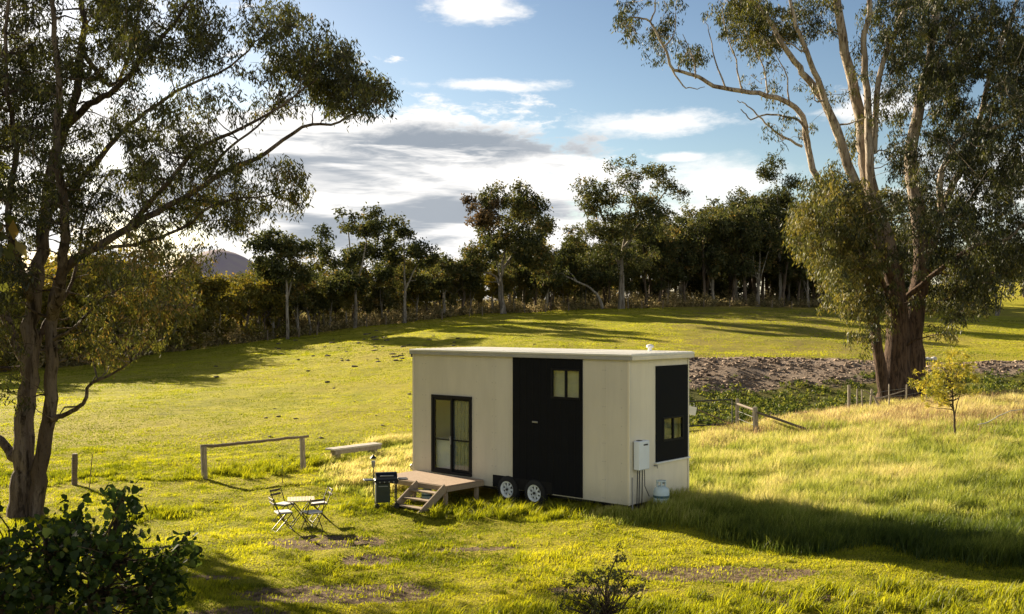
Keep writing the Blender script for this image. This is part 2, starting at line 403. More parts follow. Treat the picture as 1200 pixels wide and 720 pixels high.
def ground_mat():
    m, t = newmat('paddock_ground')
    co = t.n('ShaderNodeTexCoord').outputs['Object']
    A = lambda k: t.n('ShaderNodeAttribute', attribute_name=k).outputs['Fac']
    big = t.noise(co, .09, 4, .55); mid = t.noise(co, .8, 5, .6); fine = t.noise(co, 5.5, 5, .7); vf = t.noise(co, 22, 3, .7)
    g = t.mix(t.smooth(mid, .3, .7), (.30, .30, .017), (.50, .44, .033))
    g = t.mix(t.smooth(big, .38, .66), g, t.mix(fine, (.50, .40, .07), (.36, .32, .03)))
    g = t.mix(t.math('MULTIPLY', t.smooth(fine, .5, .72), .6), g, (.06, .066, .010))
    st = t.noise(scaled(t, co, (.35, 1.3, 1)), 1.1, 5, .65)
    g = t.mix(t.math('MULTIPLY', t.smooth(st, .52, .68), .5), g, (.13, .13, .02))
    g = t.mix(t.math('MULTIPLY', t.smooth(vf, .55, .8), .35), g, (.36, .30, .09))
    gold = t.mix(fine, (.30, .22, .09), (.16, .125, .04))
    g = t.mix(A('gold'), g, gold)
    soil = t.mix(t.smooth(fine, .35, .65), (.13, .085, .05), (.33, .235, .15)); soil = t.mix(t.smooth(vf, .5, .7), soil, (.09, .06, .035))
    df = t.smooth(t.math('ADD', A('dirt'), t.math('MULTIPLY', t.math('SUBTRACT', t.math('ADD', t.math('MULTIPLY', fine, .6), t.math('MULTIPLY', vf, .4)), .5), 2.2)), .35, .75)
    df = t.math('MULTIPLY', df, t.smooth(A('dirt'), .02, .3))
    g = t.mix(df, g, soil)
    bk = t.mix(t.smooth(mid, .35, .65), (.27, .20, .15), (.40, .31, .24)); bk = t.mix(t.math('MULTIPLY', t.smooth(fine, .5, .72), .7), bk, (.12, .085, .06)); bk = t.mix(t.math('MULTIPLY', t.smooth(vf, .6, .78), .3), bk, (.36, .30, .23))
    bkf = t.smooth(t.math('ADD', A('bank'), t.math('MULTIPLY', t.math('SUBTRACT', mid, .5), 1.6)), .3, .6)
    g = t.mix(t.math('MULTIPLY', bkf, t.smooth(A('bank'), .0, .25)), g, bk)
    wd = t.mix(fine, (.035, .05, .012), (.11, .12, .025))
    g = t.mix(t.math('MULTIPLY', A('weed'), .8), g, wd)
    h = t.math('ADD', t.math('MULTIPLY', fine, 1.), t.math('MULTIPLY', vf, .4)); h = t.math('ADD', h, t.math('MULTIPLY', mid, 1.5))
    finish(t, principled(t, g, .95, 0, .08, bump(t, h, 1., .22))); return m

def glass_mat(name, tint=(.9, .95, .95), rough=.02, base=.12):
    m, t = newmat(name)
    tr = t.n('ShaderNodeBsdfTransparent', inp={0: (*tint, 1)}).outputs[0]
    gl = t.n('ShaderNodeBsdfAnisotropic', inp={0: (1, 1, 1, 1), 1: rough}).outputs[0]
    lw = t.n('ShaderNodeFresnel', inp={0: 1.5}).outputs[0]
    f = t.math('ADD', t.math('MULTIPLY', lw, 1.2), base, clamp=True)
    bf = t.n('ShaderNodeNewGeometry').outputs['Backfacing']
    f = t.math('MULTIPLY', f, t.math('SUBTRACT', 1., bf))
    finish(t, t.n('ShaderNodeMixShader', inp={0: f, 1: tr, 2: gl}).outputs[0]); return m

M = {}
M['ground'] = ground_mat()
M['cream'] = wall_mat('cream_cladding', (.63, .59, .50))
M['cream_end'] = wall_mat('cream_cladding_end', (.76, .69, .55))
M['black_clad'] = paint('black_cladding', (.006, .007, .010), .7, .2, spec=.10)
M['black_frame'] = paint('black_frame', (.010, .010, .012), .6, .2, spec=.15)
M['roof'] = paint('roof_sheet', (.74, .72, .66), .5, .1, scale=1.2)
M['fascia'] = paint('grey_fascia', (.36, .35, .33), .5, .1)
M['interior'] = paint('interior_wall', (.62, .58, .5), .7, .08)
M['cabinet_white'] = paint('cabinet_white', (.50, .50, .54), .5, .08)
M['added_cloth'] = paint('added_cloth_fabric', (.42, .39, .31), .9, .12)
M['blind'] = paint('window_blind', (.20, .215, .185), .9, .12)
M['timber_floor'] = wood_mat('timber_floor', (.35, .2, .1), (.5, .3, .16))
M['glass'] = glass_mat('door_glass', base=.03)
M['glass_d'] = glass_mat('tinted_glass', (.8, .84, .82), .03, .02)
M['rubber'] = paint('tyre_rubber', (.018, .018, .018), .85, .3)
M['rim'] = paint('white_rim', (.74, .78, .80), .5, .2, scale=9.)
M['steel'] = paint('galvanised_steel', (.3, .3, .3), .45, .2, metal=.6)
M['dark_steel'] = paint('dark_steel', (.03, .03, .032), .5, .3)
M['heater'] = paint('heater_enamel', (.74, .79, .84), .35, .05)
M['white_plastic'] = paint('white_plastic', (.78, .78, .76), .45, .06)
M['gas'] = paint('gas_bottle_enamel', (.55, .66, .68), .4, .12)
M['gas_band'] = paint('gas_band', (.06, .13, .16), .5, .1)
M['deck'] = wood_mat('deck_timber', (.34, .24, .165), (.48, .36, .26), axis=(2, 14, 14))
M['stair'] = wood_mat('stair_timber', (.30, .225, .15), (.42, .33, .235), axis=(2, 10, 10))
M['grey_wood'] = wood_mat('weathered_timber', (.20, .165, .125), (.40, .35, .28), axis=(10, 10, 1.2))
M['dark_wood'] = wood_mat('dark_weathered_timber', (.11, .085, .06), (.24, .19, .14), axis=(2, 10, 10))
M['pale_plank'] = wood_mat('bleached_plank', (.45, .41, .35), (.66, .62, .55), axis=(2, 14, 14))
M['bbq_black'] = paint('barbecue_enamel', (.008, .009, .014), .4, .2, spec=.3)
M['bbq_cab'] = paint('barbecue_cabinet', (.02, .03, .022), .45, .25)
M['chair_metal'] = paint('chair_metal', (.035, .028, .022), .5, .3)
M['chair_slat'] = paint('chair_slat', (.09, .07, .05), .6, .3)
M['cushion'] = paint('seat_pad', (.68, .66, .63), .85, .08, bumps=.3)
M['table_top'] = paint('table_slats', (.55, .47, .3), .55, .15)
M['stone'] = paint('pale_stone', (.62, .60, .56), .9, .2, bumps=.5)
M['bark_left'] = bark_mat('pinkish_gum_bark', (.18, .142, .115), (.09, .066, .052), (.032, .024, .019))
M['bark_right'] = bark_mat('tall_gum_bark', (.46, .39, .32), (.27, .215, .17), (.11, .08, .06), stocking=8.5)
M['bark_pale'] = bark_mat('pale_gum_bark', (.30, .27, .23), (.19, .165, .135), (.09, .075, .06), rough_scale=.6)
M['bark_dark'] = bark_mat('dark_gum_bark', (.13, .10, .075), (.085, .065, .05), (.045, .035, .028), rough_scale=.6)
M['bark_shrub'] = bark_mat('shrub_bark', (.16, .12, .08), (.10, .075, .05), (.05, .04, .03), rough_scale=3)
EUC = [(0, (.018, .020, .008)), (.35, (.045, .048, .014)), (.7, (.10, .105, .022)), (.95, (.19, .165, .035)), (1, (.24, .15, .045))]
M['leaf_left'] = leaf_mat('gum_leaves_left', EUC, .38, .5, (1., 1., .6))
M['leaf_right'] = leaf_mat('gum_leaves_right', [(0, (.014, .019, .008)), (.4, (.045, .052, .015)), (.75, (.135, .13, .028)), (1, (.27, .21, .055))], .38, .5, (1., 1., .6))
M['leaf_far'] = leaf_mat('woodland_leaves', [(0, (.025, .032, .012)), (.4, (.065, .075, .028)), (.8, (.14, .13, .042)), (1, (.26, .16, .055))], .42, .3, (1., 1., .6))
M['leaf_olive'] = leaf_mat('olive_leaves', [(0, (.05, .055, .012)), (.4, (.13, .12, .022)), (.8, (.24, .19, .035)), (1, (.28, .16, .045))], .45, .3, (1., 1., .5))
M['leaf_brown'] = leaf_mat('rusty_leaves', [(0, (.04, .032, .016)), (.5, (.09, .065, .03)), (1, (.20, .12, .05))], .35, .3)
M['leaf_yellow'] = leaf_mat('yellow_wattle_leaves', [(0, (.14, .16, .02)), (.5, (.36, .32, .03)), (1, (.60, .46, .05))], .5, .3)
M['leaf_bush'] = leaf_mat('broad_bush_leaves', [(0, (.012, .024, .005)), (.5, (.034, .058, .010)), (.9, (.09, .12, .016)), (1, (.20, .18, .03))], .35, .25)
M['leaf_shrub'] = leaf_mat('small_shrub_leaves', [(0, (.03, .04, .014)), (1, (.13, .13, .04))], .3, .5)
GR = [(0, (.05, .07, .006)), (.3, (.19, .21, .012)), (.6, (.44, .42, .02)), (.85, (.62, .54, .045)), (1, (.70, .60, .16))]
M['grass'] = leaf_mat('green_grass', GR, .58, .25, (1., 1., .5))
M['straw'] = leaf_mat('tall_seeding_grass', [(0, (.05, .08, .012)), (.25, (.14, .17, .025)), (.45, (.29, .33, .045)), (.7, (.50, .47, .14)), (1, (.75, .62, .32))], .5, .25, (1., .98, .7))
M['seed'] = leaf_mat('dry_seed_heads', [(0, (.12, .08, .035)), (.5, (.30, .20, .09)), (1, (.48, .34, .16))], .4, .2)
M['weed'] = leaf_mat('low_weeds', [(0, (.025, .04, .008)), (.5, (.10, .13, .018)), (1, (.32, .31, .04))], .4, .3)
M['scrub'] = leaf_mat('tawny_scrub', [(0, (.08, .075, .03)), (.5, (.24, .20, .09)), (1, (.45, .34, .17))], .4, .2)

# ------------------------------------------------------------------ ground sheet
def build_ground():
    def axis(fine0, fine1, step, lo, hi, g=1.06):
        a = list(np.arange(fine0, fine1+1e-6, step)); s = step; x = fine1
        while x < hi: s = min(s*g, 60); x += s; a.append(x)
        s = step; x = fine0; pre = []
        while x > lo: s = min(s*g, 60); x -= s; pre.append(x)
        return np.array(pre[::-1]+a)
    xs = axis(-10, 12, .12, -1200, 1200, 1.035); ys = axis(14, 27, .12, -60, 2600, 1.028)
    X, Y = np.meshgrid(xs, ys); Z = ground(X, Y)
    d = dirt_mask(X, Y)
    Z = Z-.02*d
    bk = bank_mask(X, Y)
    Z = Z+bk*((vnoise(X, Y, .9, 21)-.5)*.14+(vnoise(X, Y, 2.6, 22)-.5)*.25)
    far = np.clip((Y-300)/400, 0, 1); Z = Z*(1-far)+far*10
    ny, nx = X.shape
    V = np.stack([X, Y, Z], -1).reshape(-1, 3)
    i = np.arange(ny*nx).reshape(ny, nx)
    q = np.stack([i[:-1, :-1], i[:-1, 1:], i[1:, 1:], i[1:, :-1]], -1).reshape(-1, 4)
    o = np_mesh('ground', V, q, M['ground'], None, {'dirt': d.ravel(), 'gold': gold_zone(X, Y).ravel(), 'bank': bk.ravel(), 'weed': weed_zone(X, Y).ravel()}, True)
    tag(o, kind='structure')
build_ground()

def build_hills():
    m, t = newmat('far_hills'); co = obj_co(t)
    n = t.noise(co, .03, 6, .65); n2 = t.noise(co, .12, 4, .7)
    c = t.mix(t.smooth(n, .35, .65), (.42, .33, .36), (.48, .40, .36)); c = t.mix(t.math('MULTIPLY', n2, .4), c, (.26, .24, .27))  # mauve mixed into the hill colour in place of distance haze
    finish(t, principled(t, c, .95, 0, .05))
    xs = np.linspace(-1500, 900, 200); ys = np.linspace(1050, 1900, 40)
    X, Y = np.meshgrid(xs, ys)
    def pk(px, row, w): return at(px, 1400), CZ-(row-HOR)*1400/1200, w
    H = np.zeros_like(X)
    for cx, h, w in (pk(262, 293, 110), pk(205, 312, 140), pk(120, 300, 160), pk(20, 318, 160), pk(-250, 300, 260), pk(420, 352, 200), pk(800, 356, 260)):
        H = np.maximum(H, h*np.exp(-np.abs((X-cx)/w)**1.7)*np.exp(-((Y-1400)/240)**2))
    H += (vnoise(X, Y, 120, 3)-.5)*14+(vnoise(X, Y, 40, 4)-.5)*5
    ny, nx = X.shape; i = np.arange(ny*nx).reshape(ny, nx)
    q = np.stack([i[:-1, :-1], i[:-1, 1:], i[1:, 1:], i[1:, :-1]], -1).reshape(-1, 4)
    tag(np_mesh('hills', np.stack([X, Y, H], -1).reshape(-1, 3), q, m, None, None, True), kind='structure')
build_hills()

# ------------------------------------------------------------------ grass
HX, HY = 2.642, 23.14                       # near corner of the house
AX = np.array([-.755, .656]); BX = np.array([.656, .755]); HL, HW = 7.03, 2.52
def house_uv(x, y):
    dx, dy = x-HX, y-HY
    return dx*AX[0]+dy*AX[1], dx*BX[0]+dy*BX[1]
def in_house(x, y, pad=0.):
    s, w = house_uv(x, y)
    return (s > .15-pad) & (s < HL-.1+pad) & (w > .12-pad) & (w < HW-.1+pad)
def near_table(x, y): return ell(x, y, -4.75, 22.85, 1.1, .9, .8)

def blades(name, x, y, h, w, tone, mat, lean=.35, seg2=False, label=None, cat=None, wind=(.25, -.1), z=None):
    """grass blades: tapered triangles (or bent two-part blades), all in one stuff object"""
    n = len(x); r = rng
    a = r.uniform(0, 2*math.pi, n); ca, sa = np.cos(a), np.sin(a)
    zz = ground(x, y)-.01 if z is None else z
    la = r.uniform(0, 2*math.pi, n); lm = np.abs(r.normal(0, lean, n))*h
    lx, ly = np.cos(la)*lm+wind[0]*h, np.sin(la)*lm+wind[1]*h
    p0 = np.stack([x-ca*w/2, y-sa*w/2, zz], 1); p1 = np.stack([x+ca*w/2, y+sa*w/2, zz], 1)
    if seg2:
        k = .55
        m0 = np.stack([x-ca*w*.38+lx*.35, y-sa*w*.38+ly*.35, zz+h*k], 1); m1 = np.stack([x+ca*w*.38+lx*.35, y+sa*w*.38+ly*.35, zz+h*k], 1)
        tp = np.stack([x+lx*1.1, y+ly*1.1, zz+h*.97], 1)
        V = np.stack([p0, p1, m1, m0, tp], 1).reshape(-1, 3); b = np.arange(n)*5
        T = np.concatenate([np.stack([b, b+1, b+2], 1), np.stack([b, b+2, b+3], 1), np.stack([b+3, b+2, b+4], 1)])
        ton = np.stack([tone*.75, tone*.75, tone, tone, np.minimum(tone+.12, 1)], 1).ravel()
    else:
        tp = np.stack([x+lx, y+ly, zz+h], 1)
        V = np.stack([p0, p1, tp], 1).reshape(-1, 3); b = np.arange(n)*3
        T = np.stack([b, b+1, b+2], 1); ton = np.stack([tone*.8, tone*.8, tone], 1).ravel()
    o = np_mesh(name, V, T, mat, None, {'tone': ton})
    return tag(o, label, cat, None, 'stuff')

def scatter(n, ylo, yhi, pxlo=-40, pxhi=1240, power=1.4):
    """points in the view fan, density falling with distance"""
    t = rng.random(n)
    e = 2-power
    y = (ylo**e+(yhi**e-ylo**e)*t)**(1/e)
    x = (rng.uniform(pxlo, pxhi, n)-600)/1200*y
    return x, y

def build_grass():
    # mown / grazed sward near the house
    x, y = scatter(560000, 12.5, 36, power=1.5)
    d = dirt_mask(x, y); tz = tall_zone(x, y)
    cl = vnoise(x, y, .28, 31)*.6+vnoise(x, y, .8, 32)*.4
    keep = (rng.random(len(x)) > d*.85) & ~in_house(x, y, -.02) & (rng.random(len(x)) > tz*.75) & (rng.random(len(x)) < .35+cl)
    x, y, cl = x[keep], y[keep], cl[keep]
    h = (.024+.045*cl**1.5)*rng.uniform(.6, 1.4, len(x))*(1+1.3*np.clip(vnoise(x, y, 1.8, 33)-.62, 0, 1)*3)
    tone = np.clip(.42+(vnoise(x, y, .6, 34)-.5)*.5+(vnoise(x, y, 3.5, 35)-.5)*.4+rng.normal(0, .12, len(x)), 0, 1)
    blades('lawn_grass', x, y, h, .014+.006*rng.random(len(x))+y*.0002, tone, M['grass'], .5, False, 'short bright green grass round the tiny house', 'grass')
    # open paddock
    x, y = scatter(460000, 30, 128, power=1.25)
    keep = (bank_mask(x, y)+weed_zone(x, y)*.8+tall_zone(x, y) < .5) & (~in_house(x, y, .1))
    cl = vnoise(x, y, .9, 36)*.5+vnoise(x, y, 3, 37)*.5
    keep &= rng.random(len(x)) < .25+cl
    x, y, cl = x[keep], y[keep], cl[keep]
    h = (.025+.035*cl)*rng.uniform(.6, 1.4, len(x))
    tone = np.clip(.44+(vnoise(x, y, 2.2, 38)-.5)*.3+(vnoise(x, y, 9, 39)-.5)*.3+rng.normal(0, .08, len(x)), 0, 1)
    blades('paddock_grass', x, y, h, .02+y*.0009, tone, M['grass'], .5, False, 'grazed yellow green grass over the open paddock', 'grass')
    # tussocks: longer darker green tufts
    tx, ty, th, tt, tn = [], [], [], [], []
    def tuft(cx, cy, r, hh, k, tone, tn_=0):
        a = rng.uniform(0, 2*math.pi, k); q = np.sqrt(rng.random(k))*r
        tx.append(cx+np.cos(a)*q); ty.append(cy+np.sin(a)*q); th.append(hh*rng.uniform(.5, 1.15, k)*(1-.4*(q/r)**2)); tt.append(np.full(k, tone)+rng.normal(0, .1, k))
    for px, row0, wpx, k, hh in ((300, 552, 75, 46, .38), (385, 545, 45, 22, .34), (192, 596, 38, 22, .25), (215, 560, 60, 22, .2), (110, 560, 50, 20, .2), (440, 590, 60, 25, .2), (600, 598, 60, 34, .30), (540, 596, 45, 24, .3), (660, 603, 50, 30, .28)):
        Y0 = CZ*1200/(row0-HOR)
        for _ in range(k):
            cx = at(px+rng.normal(0, wpx*.5), Y0); cy = Y0+rng.normal(0, .45)
            if not in_house(cx, cy, .05): tuft(cx, cy, rng.uniform(.1, .25), hh*rng.uniform(.6, 1.2), 60, rng.uniform(.2, .5))
    for _ in range(260):                                    # front edge of the picture
        px = rng.uniform(500, 1240); Y0 = rng.uniform(13.6, 15.6 if px < 800 else 16.8)
        tuft(at(px, Y0), Y0, rng.uniform(.08, .2), rng.uniform(.12, .38), 38, rng.uniform(.15, .55))
    for _ in range(130):
        px = rng.normal(620, 60); Y0 = rng.uniform(13.8, 15.9); tuft(at(px, Y0), Y0, rng.uniform(.08, .2), rng.uniform(.15, .36), 46, rng.uniform(.05, .6))
    for _ in range(420):
        x0, y0 = scatter(1, 15, 34); tuft(x0[0], y0[0], rng.uniform(.06, .16), rng.uniform(.07, .17), 26, rng.uniform(.2, .6))
    x, y, h, tone = map(np.concatenate, (tx, ty, th, tt)); keep = ~in_house(x, y, 0)
    x, y, h, tone = x[keep], y[keep], h[keep], np.clip(tone[keep], 0, 1)
    blades('tussock_grass', x, y, h, np.full(len(x), .016), tone, M['grass'], .45, True, 'longer dark green tussocks in the lawn and along the fence line', 'grass')
    # tall seeding grass right of the house
    x, y = scatter(520000, 16, 52, 555, 1250, power=1.35)
    z_ = tall_zone(x, y); cl = vnoise(x, y, .5, 41)*.6+vnoise(x, y, 1.7, 42)*.4
    keep = (rng.random(len(x)) < z_*(.25+cl)) & ~in_house(x, y, -.03)
    x, y, cl, z_ = x[keep], y[keep], cl[keep], z_[keep]; g = gold_zone(x, y)
    near = np.clip((26-y)/5, 0, 1)*np.clip((u_of(x, y)-600)/100, .3, 1)
    h = (.14+.34*cl)*rng.uniform(.5, 1.25, len(x))*(.45+.55*z_)*(1+.35*g)*np.clip(.45+(u_of(x, y)-640)/300, .45, 1)
    s, w = house_uv(x, y); h *= np.where((s > 1.9) & (s < 7) & (w > -1.2) & (w < 0), .6, 1); shade_band = np.clip((23.6-y)/2.5, 0, 1)  # darker, greener tone painted along the strip shaded by the house
    tone = np.clip(.42+g*.34-.32*shade_band+(vnoise(x, y, 1.2, 43)-.5)*.45+(vnoise(x, y, .45, 46)-.5)*.35+(vnoise(x, y, 4, 44)-.5)*.3+rng.normal(0, .12, len(x)), 0, 1)
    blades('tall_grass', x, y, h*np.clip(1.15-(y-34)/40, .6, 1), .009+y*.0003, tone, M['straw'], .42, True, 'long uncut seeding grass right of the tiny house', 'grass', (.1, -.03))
    # brown seed heads standing over the knoll
    x, y = scatter(42000, 30, 52, 820, 1250, 1.2); g = gold_zone(x, y)*tall_zone(x, y)*np.clip((y-33)/5, 0, 1)
    keep = rng.random(len(x)) < g*np.clip((vnoise(x, y, 1.4, 47)-.25)*2.2, 0, 1); x, y = x[keep], y[keep]; n = len(x)
    blades('seed_heads', x, y, rng.uniform(.35, .62, n), np.full(n, .022), np.clip(rng.normal(.55, .2, n), 0, 1), M['seed'], .3, True, 'brown dried seed heads over the knoll by the huge gum', 'grass', (.1, -.03))
    # straw patch left of the house
    n = 26000; x = rng.normal(-3.9, 1.1, n); y = rng.uniform(26.5, 36, n); keep = ~in_house(x, y, .02) & (gold_zone(x, y)+rng.random(n)*.4 > .45)
    x, y = x[keep], y[keep]; cl = vnoise(x, y, .5, 45)
    blades('dry_grass', x, y, (.07+.28*cl)*rng.uniform(.5, 1.2, len(x)), np.full(len(x), .022), np.clip(.62+(cl-.5)*.7+rng.normal(0, .1, len(x)), 0, 1), M['straw'], .4, True, 'pale dry grass left of the tiny house', 'grass')
build_grass()

# ------------------------------------------------------------------ plants made of leaf-sized faces
def leaf_arrays(C, D, L, W, tone, fold=.0, lobed=False):
    """rhombic leaves: C base points, D unit directions"""
    n = len(C)
    R = rng.normal(size=(n, 3)); Sd = np.cross(D, R); Sd /= np.linalg.norm(Sd, axis=1)[:, None]+1e-9
    L = L[:, None]; W = W[:, None]
    if not lobed:
        V = np.stack([C, C+D*L*.45+Sd*W*.5, C+D*L, C+D*L*.5-Sd*W*.5], 1).reshape(-1, 3)
        b = np.arange(n)*4; Q = np.stack([b, b+1, b+2, b+3], 1); return V, Q, np.repeat(tone, 4)
    N = np.cross(Sd, D)
    V = np.stack([C, C+D*L*.12+Sd*W*.5+N*L*.07, C+D*L*.6+Sd*W*.42+N*L*.05, C+D*L, C+D*L*.6-Sd*W*.42+N*L*.05, C+D*L*.12-Sd*W*.5+N*L*.07, C+D*L*.4-N*L*.03], 1).reshape(-1, 3)
    b = np.arange(n)*7
    T = np.concatenate([np.stack([b+i, b+i+1, b+6, b+6], 1)[:, :3] for i in range(5)]+[np.stack([b+5, b, b+6], 1)])
    return V, T, np.repeat(tone, 7)

def clump_leaves(centers, radii, per, L, W, droop=.8, tone0=.4, tone_sd=.16, shell=.35, twig=True):
    """leaves hanging from short twig tips inside each clump"""
    Cs, Ds, Ts = [], [], []
    for c, r, k in zip(centers, radii, per):
        r = np.asarray(r); nt = max(3, int(k/14))
        d = rng.normal(size=(nt, 3)); d /= np.linalg.norm(d, axis=1)[:, None]
        tips = c+d*(shell+(1-shell)*rng.random((nt, 1))**.6)*r
        idx = rng.integers(0, nt, k)
        sp = np.array([.2, .2, .22])*r.mean()
        p = tips[idx]+rng.normal(size=(k, 3))*sp
        p[:, 2] -= np.abs(rng.normal(size=k))*r.mean()*.12
        dd = rng.normal(size=(k, 3)); dd /= np.linalg.norm(dd, axis=1)[:, None]
        dd = dd*(1-droop*.6)+np.array([0, 0, -1])*droop; dd /= np.linalg.norm(dd, axis=1)[:, None]
        Cs.append(p); Ds.append(dd)
        tt = tone0+rng.normal(0, tone_sd*.6)+rng.normal(0, tone_sd, nt)[idx]*.7+rng.normal(0, tone_sd*.7, k)
        Ts.append(np.clip(tt, 0, 1))
    C, D, T = np.concatenate(Cs), np.concatenate(Ds), np.concatenate(Ts)
    n = len(C)
    return leaf_arrays(C, D, L*rng.uniform(.6, 1.3, n), W*rng.uniform(.7, 1.3, n), T)

def smooth_path(P, k=4, jit=0.):
    P = np.asarray(P, float); out = []
    Q = np.vstack([2*P[0]-P[1], P, 2*P[-1]-P[-2]])
    for i in range(1, len(Q)-2):
        for s in range(k):
            t = s/k; a, b, c, d = Q[i-1], Q[i], Q[i+1], Q[i+2]
            out.append(.5*((2*b)+(-a+c)*t+(2*a-5*b+4*c-d)*t*t+(-a+3*b-3*c+d)*t**3))
    out.append(P[-1]); out = np.array(out)
    if jit: out[1:-1] += rng.normal(size=(len(out)-2, out.shape[1]))*jit
    return out

class Tree:
    def __init__(s): s.mb = MB(); s.sk = []; s.sr = []
    def limb(s, pts, r0, r1, n=8, k=4, jit=.0, flare=0.):
        P = smooth_path(pts, k, jit); m = len(P)
        t = np.linspace(0, 1, m); R = r0+(r1-r0)*t**.8
        if flare: R = R*(1+flare*np.exp(-t*m*.35))
        s.mb.tube(P, list(R), n, True)
        s.sk += list(P); s.sr += list(R); return s
    def attach(s, centers, r_end=.012, rmax=.5, thin=.6, up=.25, n=5, steep=.35):
        """grow a branch from the nearest suitable point of the skeleton out to every clump"""
        K = np.array(s.sk); R = np.array(s.sr)
        cs = [np.asarray(c) for c in centers]
        d0 = [np.min(np.linalg.norm(K-c, axis=1)) for c in cs]
        for i in np.argsort(d0):
            c = cs[i]; v = c-K; d = np.linalg.norm(v, axis=1)
            cost = d*(1+np.clip(-(v[:, 2]/(d+1e-6))-(-.2), 0, 1)*1.2)+np.where(R < .02, .6, 0)
            j = int(np.argmin(cost)); a = K[j]; L = d[j]
            if L < .15: continue
            mid = (a+c)/2+rng.normal(size=3)*L*.09+np.array([0, 0, -L*.06])
            q = a+(mid-a)*.5+rng.normal(size=3)*L*.04
            r0 = min(R[j]*thin, r_end+.017*L+.008); m = 5 if L < 2 else 8
            P = smooth_path([a, q, mid, c], 2, L*.012); Rr = np.linspace(r0, r_end, len(P))
            s.mb.tube(P, list(Rr), n, False)
            K = np.vstack([K, P[2:]]); R = np.append(R, Rr[2:])
        s.sk = list(K); s.sr = list(R); return s
    def twigs(s, centers, radii, r=.008, k=4, n=3):
        for c, rr in zip(centers, radii):
            for _ in range(k):
                d = rng.normal(size=3); d /= np.linalg.norm(d); e = c+d*np.asarray(rr)*.85
                s.mb.tube([c, (np.asarray(c)+e)/2+rng.normal(size=3)*.05, e], [r*1.3, r, r*.5], n, False)
        return s

def tree_object(name, base, T, leaves, bark, leafm, label, cat='tree', group=None):
    """thing > trunk, crown; leaves = (V, Q, tone) in world metres relative to base"""
    root = empty(name, tuple(base), 0, label, cat, group)
    T.mb.build('trunk', bark, root, sharp=False)
    np_mesh('crown', leaves[0], leaves[1], leafm, root, {'tone': leaves[2]})
    return root
def merge_leaves(ls):
    V, Q, T = [], [], []; b = 0
    for v, q, t in ls: V.append(v); Q.append(q+b); T.append(t); b += len(v)
    return np.concatenate(V), np.concatenate(Q), np.concatenate(T)

def lobes_to_clumps(lobes, spacing, keep=.7, rr=(.6, 1.1)):
    """lobes: (centre, radii) -> clump centres filling the outer part of each lobe"""
    cs, rs = [], []
    for c, r in lobes:
        c, r = np.asarray(c, float), np.asarray(r, float)
        n = max(2, int(4.2*(r[0]*r[1]*r[2])**(2/3)/spacing**2))
        for _ in range(n):
            d = rng.normal(size=3); d /= np.linalg.norm(d)
            if d[2] < -.35: d[2] *= .5
            q = c+d*r*(rng.random()**.4)
            if rng.random() < keep: cs.append(q); s_ = rng.uniform(*rr)*spacing; rs.append((s_, s_, s_*rng.uniform(.55, .85)))
    return cs, rs

